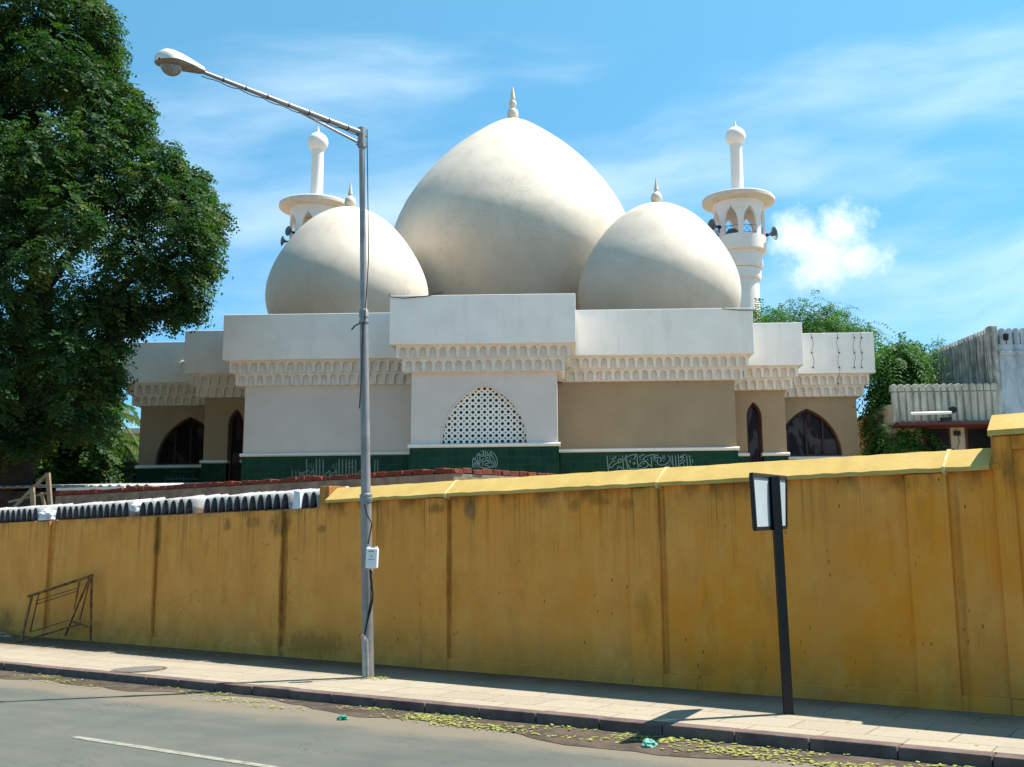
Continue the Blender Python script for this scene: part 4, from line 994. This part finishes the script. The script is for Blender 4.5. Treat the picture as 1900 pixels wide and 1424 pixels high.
# ================================================================ RIGHT BUILDING
Yb = 30.
rb = thing('fort_style_house', 'weathered pale house with rounded merlons, ribbed parapets and dark doors', 'house', (12, Yb, 0))
XL, XC = at(1660, 750, Yb).x, at(1848, 700, Yb).x
zm0 = at(1770, 726, Yb).z; zm1 = at(1770, 712, Yb).z; zpb = at(1770, 783, Yb).z
MB().box(XL, XC, Yb + .6, Yb + 5, 0, zm0 - .3).build('wall', M['pinkwall'], rb)
MB().box(XL, XC - .002, Yb + .02, Yb + .3, zpb, zm0).build('parapet', M['cream'], rb)
pit = .2115; n = int((XC - XL) / pit)
def merlon(x, w_, y, z0, z1, d, parent, mt):
    pts = [(x + w_ / 2, y, z0)] + [(x + w_ / 2 * math.cos(a), y, z1 - w_ / 2 + w_ / 2 * math.sin(a)) for a in [math.pi * k / 8 for k in range(9)]] + [(x - w_ / 2, y, z0)]
    return MB().poly(pts, (0, d, 0)).build('merlon', mt, parent, bevel=.015)
for i in range(n + 1):
    x = XC - .09 - pit * i
    if x < XL: break
    merlon(x, .19, Yb - .03, zm0 + .003, zm1, .2, rb, M['cream'])
    MB().box(x - .07, x + .07, Yb - .045, Yb + .015, zpb + .02, zm0 - .02).build('rib', M['cream'], rb, bevel=.02)
MB().box(XL, XC, Yb - .30, Yb + .6, zpb - .11, zpb - .03).build('sunshade', M['maroon'], rb)
for (pa, pb_) in ((1712, 1762), (1790, 1838)):
    a, b = at(pa, 793, Yb + .58), at(pb_, 793, Yb + .58)
    dr = MB().box(a.x, b.x, Yb + .55, Yb + .62, 2.0, a.z).build('door', M['maroon'], rb)
    MB().box(a.x + .06, b.x - .06, Yb + .535, Yb + .55, 2.1, a.z - .06).build('door_panel', M['dark'], dr)
a = at(1777, 804, Yb + .5); MB().box(a.x - .09, a.x + .09, Yb + .5, Yb + .6, a.z - .07, a.z + .07).build('meter', M['black'], rb)
MB().tube([a, a + Vector((.03, 0, -.25)), a + Vector((-.04, 0, -.45)), a + Vector((.02, 0, -.6))], .012, 6).build('cable', M['cable'], rb)
# taller block behind, its long side wall running away from the camera
zT = at(1845, 606, Yb).z - .1; Xc2 = XC
far = at(1698, 656, 35.2)
sd0 = Vector((Xc2, Yb + .3, 0)); sd1 = Vector((far.x, 35.2, 0)); dv = (sd1 - sd0).normalized(); nv = Vector((-dv.y, dv.x, 0)); nv = nv if nv.x < 0 else -nv
mb = MB(); mb.poly([sd0, sd1, Vector((far.x + 8, 36, 0)), Vector((Xc2 + 8, Yb + .3, 0))], (0, 0, zT - .12)); mb.build('wall', M['blackened'], rb)
L = (sd1 - sd0).length; mb = MB(); k = int(L / .2) + 1
for i in range(k):
    q = sd0 + dv * (.03 + i * .2)
    hz_ = zT - .05
    mb.poly([q + nv * .001, q + dv * .13 + nv * .001, q + dv * .10 + nv * .09, q + dv * .03 + nv * .09], (0, 0, hz_))
    mb.poly([q + nv * .09 + dv * .03 + Vector((0, 0, hz_ + .002)), q + nv * .09 + dv * .10 + Vector((0, 0, hz_ + .002)), q + nv * .09 + dv * .065 + Vector((0, 0, hz_ + .14))], nv * -.12)
mb.build('ribbed_wall', M['greyrib'], rb)
MB().box(Xc2 - .10, Xc2 + .14, Yb - .02, Yb + .28, 0, zT + .12).build('corner_pier', M['greyrib'], rb, bevel=.02)
MB().box(Xc2 + .145, Xc2 + 5, Yb, Yb + .28, 0, zT - .45).build('front_wall', M['bluewall'], rb)
a = at(1870, 656, Yb); MB().box(Xc2 + .142, Xc2 + 5, Yb - .07, Yb + .1, a.z - .06, a.z + .06).build('string_course', M['bluewall'], rb, bevel=.02)
for i in range(22): merlon(Xc2 + .3 + i * .21, .18, Yb + .02, zT - .447, zT + .06, .2, rb, M['bluewall'])
def boxlight(px, py, y, w_, h_, label):
    a = at(px, py, y); r = thing('floodlight', label, 'floodlight', tuple(a))
    MB().poly([(a.x - w_, y, a.z + h_), (a.x + w_, y, a.z + h_), (a.x + w_ * .7, y, a.z - h_), (a.x - w_ * .7, y, a.z - h_)], (0, .12, 0)).build('housing', M['black'], r, bevel=.01)
    MB().bar(a + Vector((0, .1, 0)), a + Vector((0, .3, 0)), .04).build('bracket', M['black'], r); return r
boxlight(1757, 779, Yb - .3, .17, .07, 'small dark floodlight fixed under the ribbed parapet, above the doors')
boxlight(1868, 625, Yb - .2, .07, .10, 'small black floodlight hung on the blue wall just below the high merlons')
ta, tb = at(1690, 768, Yb - .35), at(1765, 766, Yb - .35)
tl = thing('tube_light', 'white tube light on an arm with a black round end, beside the green tree', 'tube light', tuple(tb))
MB().tube([ta, tb], .045, 10).build('tube', M['lit_tube'], tl, smooth=True)
e = at(1768, 761, Yb - .3); MB().tube([e - Vector((.0, .06, 0)), e + Vector((0, .08, 0))], .10, 14).build('end_cap', M['black'], tl)
MB().bar(tb, tb + Vector((0, .38, 0)), .03).build('bracket', M['black'], tl)

# ================================================================ TREES
def spray_cloud(name, centers, radii, per, length, pairs, lw, ll, droop, material, parent, seed, squash=.8, shell=.45, upbias=.15, spread=None):
    """compound leaves: each spray is a drooping stalk with leaflets on both sides"""
    g = np.random.RandomState(seed); C = np.repeat(np.array(centers), per, 0); Rr = np.repeat(np.array(radii), per)
    N = len(C); d = g.normal(size=(N, 3)); d[:, 2] += upbias; d /= np.linalg.norm(d, axis=1)[:, None]
    rad = Rr * (shell + (1 - shell) * g.uniform(0, 1, N) ** .5) * g.uniform(.75, 1.15, N)
    O = C + d * rad[:, None] * np.array([1, 1, squash])
    h = d + g.normal(size=(N, 3)) * .45; h[:, 2] = h[:, 2] * .35 + g.uniform(-.35, .25, N); h /= np.linalg.norm(h, axis=1)[:, None]
    L = length * g.uniform(.65, 1.25, N)
    Ps, Ds, Ss = [], [], []
    upv = np.array([0, 0, 1.]); side = np.cross(h, upv); side /= (np.linalg.norm(side, axis=1)[:, None] + 1e-9)
    roll = g.uniform(-.7, .7, N)[:, None]; nrm_ = np.cross(side, h); side = side * np.cos(roll) + nrm_ * np.sin(roll)
    for i in range(pairs):
        t = (i + .6) / pairs; base_ = O + h * (L * t)[:, None]; base_[:, 2] -= droop * L * t * t
        tang = h.copy(); tang[:, 2] -= 2 * droop * t; tang /= np.linalg.norm(tang, axis=1)[:, None]
        for sg_ in (-1, 1):
            dd_ = side * sg_ + tang * .55 + g.normal(size=(N, 3)) * .16; dd_[:, 2] -= .25; dd_ /= np.linalg.norm(dd_, axis=1)[:, None]
            l_ = ll * (1 - .35 * abs(2 * t - 1)) * g.uniform(.75, 1.2, N)
            Ps.append(base_); Ds.append(dd_ * l_[:, None])
            s_ = np.cross(dd_, np.cross(side, tang) + g.normal(size=(N, 3)) * .35); s_ /= (np.linalg.norm(s_, axis=1)[:, None] + 1e-9)
            Ss.append(s_ * (lw * g.uniform(.7, 1.2, N))[:, None])
    P_, D_2, S_ = np.concatenate(Ps), np.concatenate(Ds), np.concatenate(Ss)
    if parent is not None and parent.name in ROOT:
        mi = ROOT[parent.name]; P_ = P_ + np.array(mi.translation)
    return quads_obj(name, P_, D_2, S_, None, material, parent)

def inpoly(x, y, poly):
    c = False; n = len(poly)
    for i in range(n):
        x1, y1 = poly[i]; x2, y2 = poly[(i + 1) % n]
        if (y1 > y) != (y2 > y) and x < (x2 - x1) * (y - y1) / (y2 - y1) + x1: c = not c
    return c
def edge_dist(x, y, poly):
    m = 1e9; n = len(poly)
    for i in range(n):
        a = Vector(poly[i]); b = Vector(poly[(i + 1) % n]); p = Vector((x, y)); ab = b - a
        t = max(0, min(1, (p - a).dot(ab) / ab.length_squared)); m = min(m, (a + ab * t - p).length)
    return m

# ---- the big dark tree on the left
bt = thing('tree', 'huge dark feathery leaved tree filling the left edge above the wall', 'tree', (-14.2, 25.5, 0))
crown = [(-420, -330), (-100, -420), (90, -250), (170, -40), (222, 60), (218, 130), (268, 165), (283, 225), (345, 295), (392, 325), (422, 395), (408, 455), (412, 500), (380, 530), (350, 512), (392, 555), (392, 585), (335, 606),
         (262, 612), (236, 640), (214, 690), (200, 770), (180, 830), (120, 800), (60, 850), (-120, 860), (-420, 700)]
rr = random.Random(21); cs = []; rad_ = []
tries = 0
while len(cs) < 560 and tries < 60000:
    tries += 1; px_, py_ = rr.uniform(-420, 430), rr.uniform(-420, 860)
    if not inpoly(px_, py_, crown): continue
    e_ = edge_dist(px_, py_, crown); r_px = rr.uniform(30, 62)
    if e_ < r_px * .95: continue
    # leave some gaps, more of them low down
    if math.sin(px_ * .021 + 1.3) * math.sin(py_ * .027 + .4) > (.95 if py_ < 480 else .62): continue
    if 130 < px_ < 260 and py_ > 640 and rr.random() < .35: continue
    depth = min(1, e_ / 170.) ** .6 * 3.6
    Y = 24.6 + rr.uniform(-depth, depth)
    cs.append(tuple(at(px_, py_, Y))); rad_.append(r_px / 1900 * 24.6)
# dense small clumps right along the rim for a leafy outline
for i in range(len(crown)):
    a = Vector(crown[i]); b = Vector(crown[(i + 1) % len(crown)])
    if min(a.x, b.x) < -150: continue
    n = int((b - a).length / 20)
    for k in range(n):
        p = a.lerp(b, (k + rr.random()) / n); ctr = Vector((60, 330)); p = p + (ctr - p).normalized() * rr.uniform(22, 50)
        if 200 < p.x and p.y > 585: p.y -= 18
        cs.append(tuple(at(p.x, p.y, 24.6 + rr.uniform(-1.3, 1.3)))); rad_.append(rr.uniform(12, 25) / 1900 * 24.6)
spray_cloud('crown', cs, rad_, 62, .44, 6, .031, .14, .45, M['leafdark'], bt, 11, shell=.4)
mb = MB(); tb_ = Vector((-14.2, 25.5, 0)); f1 = at(70, 760, 25.3)
mb.tube([tb_, Vector((-14.1, 25.4, 2.2)), f1, at(60, 640, 25.2), at(78, 540, 25), at(60, 400, 25), at(70, 260, 24.8), at(40, 100, 24.8)], [.62, .5, .42, .34, .27, .2, .14, .07], 12)
for ln, r0 in ((((60, 640), (20, 560), (-60, 470), (-130, 330)), .22), (((78, 540), (130, 470), (200, 380), (270, 330)), .17), (((60, 660), (150, 590), (240, 520), (330, 470)), .18),
               (((150, 590), (230, 585), (310, 580), (370, 575)), .09), (((60, 400), (120, 300), (160, 200), (170, 120)), .13), (((70, 760), (130, 690), (190, 640), (240, 620)), .15), (((40, 560), (90, 470), (150, 420)), .1)):
    mb.tube([at(a, b, 25.2 - .35 * i) for i, (a, b) in enumerate(ln)], [r0 * (1 - .2 * i) for i in range(len(ln))], 8)
mb.build('trunk', M['bark'], bt, smooth=True)
# second trunk, dark and ivy clad, nearer the mosque
t2 = thing('tree', 'dark creeper covered trunk with hanging foliage just left of the mosque corner', 'tree', tuple(at(180, 1000, 28.5)))
MB().tube([Vector((at(180, 1000, 28.5).x, 28.5, 0)), at(178, 860, 28.5), at(182, 780, 28.4), at(195, 690, 28.2), at(215, 600, 28)], [.5, .42, .36, .28, .16], 12).build('trunk', M['bark'], t2, smooth=True)
cs = []; rad_ = []
for i in range(95):
    py_ = rr.uniform(640, 885); px_ = 172 + rr.gauss(0, 30) + (py_ < 760) * 10
    if px_ > 192: px_ = rr.uniform(150, 192)
    cs.append(tuple(at(px_, py_, 28.2 + rr.uniform(-.8, .8)))); rad_.append(rr.uniform(.22, .45))
spray_cloud('crown', cs, rad_, 24, .42, 5, .045, .15, .7, M['leafdark'], t2, 12)
# green bushes in the yard
def bush(px_, py_, Y, w_, h_, n, label, seed, material, per=26, name='shrub', sz=1., group=None):
    g_ = at(px_, py_, Y); r = thing(name, label, 'shrub' if name == 'shrub' else 'tree', (g_.x, Y, 0), 0, group)
    r_ = random.Random(seed); cs = []; ra = []
    for i in range(n):
        a = r_.uniform(0, 6.28); q = r_.random() ** .5
        x = g_.x + w_ * q * math.cos(a); y = Y + w_ * .6 * q * math.sin(a); z = g_.z + h_ * r_.uniform(-1, 1) * math.sqrt(max(.05, 1 - q * q))
        cs.append((x, y, z)); ra.append(r_.uniform(.25, .5) * sz)
    spray_cloud('crown', cs, ra, per, .34 * sz, 4, .05 * sz, .15 * sz, .3, material, r, seed)
    mb = MB(); 
    for k in range(4):
        mb.tube([(g_.x + .1 * k, Y, 0), (g_.x + r_.uniform(-.3, .3) * w_, Y, g_.z * .6), (g_.x + r_.uniform(-.6, .6) * w_, Y + .1, g_.z)], [.08, .05, .02], 7)
    mb.build('trunk', M['bark'], r); return r
bush(40, 865, 27.5, 1.1, .75, 34, 'bright green shrub at the far left above the tin shed roof', 31, M['leafshrub'])
bush(105, 850, 28.0, .9, .85, 30, 'sunlit green shrub behind the top of the wooden stair post', 32, M['leafshrub'])
bush(238, 885, 33, .55, .35, 22, 'dark green shrub pressed against the left corner of the mosque', 33, M['leafpalm'])
bush(-40, 800, 36, 4.0, 2.6, 110, 'shaded background tree low at the far left, behind the shrubs', 34, M['leafdark'], 34, 'tree', 1.5)
bush(95, 815, 38, 1.9, 1.4, 60, 'shaded background tree seen under the big crown, left of the creeper trunk', 35, M['leafdark'], 34, 'tree', 1.4)
# coconut palm
def palm(px_, py_, Y, nfr, L, label, seed):
    top_ = at(px_, py_, Y); r = thing('palm_tree', label, 'palm tree', (top_.x - .4, Y, 0)); r_ = random.Random(seed)
    MB().tube([(top_.x - .4, Y, 0), (top_.x - .3, Y, top_.z * .5), tuple(top_)], [.2, .15, .12], 12).build('trunk', M['palmbark'], r, smooth=True)
    for i in range(nfr):
        a = 2 * math.pi * i / nfr + r_.uniform(-.2, .2); el = r_.uniform(-.1, .9); h = Vector((math.cos(a) * math.cos(el), math.sin(a) * math.cos(el), math.sin(el)))
        P_, D_2, S_ = [], [], []; ribs = []
        sidev = h.cross(Vector((0, 0, 1))).normalized()
        for k in range(30):
            t = k / 29; p = top_ + h * L * t - Vector((0, 0, 1)) * L * .75 * t * t; ribs.append(p)
            if k < 3: continue
            for sg_ in (-1, 1):
                dd_ = (sidev * sg_ * .8 + h * .45 - Vector((0, 0, .75)) + Vector((r_.uniform(-.1, .1),) * 3)).normalized() * (.62 * (1 - .6 * abs(2 * t - .9)))
                P_.append(p); D_2.append(dd_); S_.append(h * .035)
        mi = ROOT[r.name].translation
        o = quads_obj('frond', np.array([tuple(p + mi) for p in P_]), np.array([tuple(p) for p in D_2]), np.array([tuple(p) for p in S_]), None, M['leafpalm'], r)
        MB().tube(ribs[::4] + [ribs[-1]], [.035 * (1 - .09 * q) for q in range(len(ribs[::4]) + 1)], 6).build('stalk', M['leafpalm'], o)
    return r
palm(196, 765, 40, 11, 2.6, 'coconut palm with drooping fronds left of the mosque wall, against the sky', 41)
palm(214, 815, 45, 9, 2.0, 'smaller yellowing palm below and behind the taller coconut palm', 42)

# ---- right hand trees with long drooping leaves
def drooper(poly, Y, dY, n, label, seed, trunkpx, rpx=(16, 32), per=26, length=.55):
    b_ = at(*trunkpx, Y); r = thing('tree', label, 'tree', (b_.x, Y, 0)); r_ = random.Random(seed); cs = []; ra = []; xs = [p[0] for p in poly]; ys = [p[1] for p in poly]
    while len(cs) < n:
        x, y = r_.uniform(min(xs), max(xs)), r_.uniform(min(ys), max(ys)); k = r_.uniform(*rpx)
        if not inpoly(x, y, poly) or edge_dist(x, y, poly) < k * .55: continue
        cs.append(tuple(at(x, y, Y + r_.uniform(-dY, dY)))); ra.append(k / 1900 * Y)
    spray_cloud('crown', cs, ra, per, length, 10, .030, .20, .75, M['leafbright'], r, seed, shell=.25, upbias=.5)
    mb = MB(); mb.tube([(b_.x, Y, 0), (b_.x + .1, Y, b_.z * .6), tuple(b_)], [.22, .17, .1], 10)
    for q in cs[::9]: mb.tube([tuple(b_), tuple((Vector(q) + b_) / 2 + Vector((0, 0, .2))), q], [.08, .05, .02], 6)
    mb.build('trunk', M['bark'], r, smooth=True); return r
drooper([(1385, 575), (1400, 553), (1440, 560), (1500, 548), (1540, 552), (1580, 590), (1615, 605), (1612, 640), (1400, 640)], 51.5, 2.2, 85, 'bright green feathery treetop showing above the mosque roof beside the right minaret', 51, (1500, 640), (15, 26), 13, 1.25)
drooper([(1636, 645), (1650, 632), (1690, 634), (1700, 660), (1688, 700), (1698, 740), (1680, 770), (1690, 800), (1715, 832), (1690, 850), (1640, 860), (1636, 780), (1638, 720), (1642, 700)], 32.6, 1.1, 85, 'light green drooping tree between the mosque corner and the ribbed house', 52, (1650, 800), (14, 28), 17, .95)
drooper([(1634, 780), (1700, 790), (1730, 832), (1720, 880), (1634, 900)], 31.2, .7, 34, 'lowest drooping green tree, just above the wall beside the dark doors', 53, (1650, 850), (14, 26), 16, .85)
a = at(1735, 640, 31.4)
sp = thing('roof_weed', 'little weed sprouting from the top of the dark ribbed wall', 'plant', tuple(at(1737, 645, 32.4)))
spray_cloud('leaves', [tuple(at(1737, 640, 32.4)), tuple(at(1741, 632, 32.4))], [.13, .1], 14, .2, 4, .02, .08, .3, M['leafshrub'], sp, 61)
MB().tube([at(1738, 655, 32.4), at(1741, 622, 32.4)], .008, 5).build('stem', M['bark'], sp)
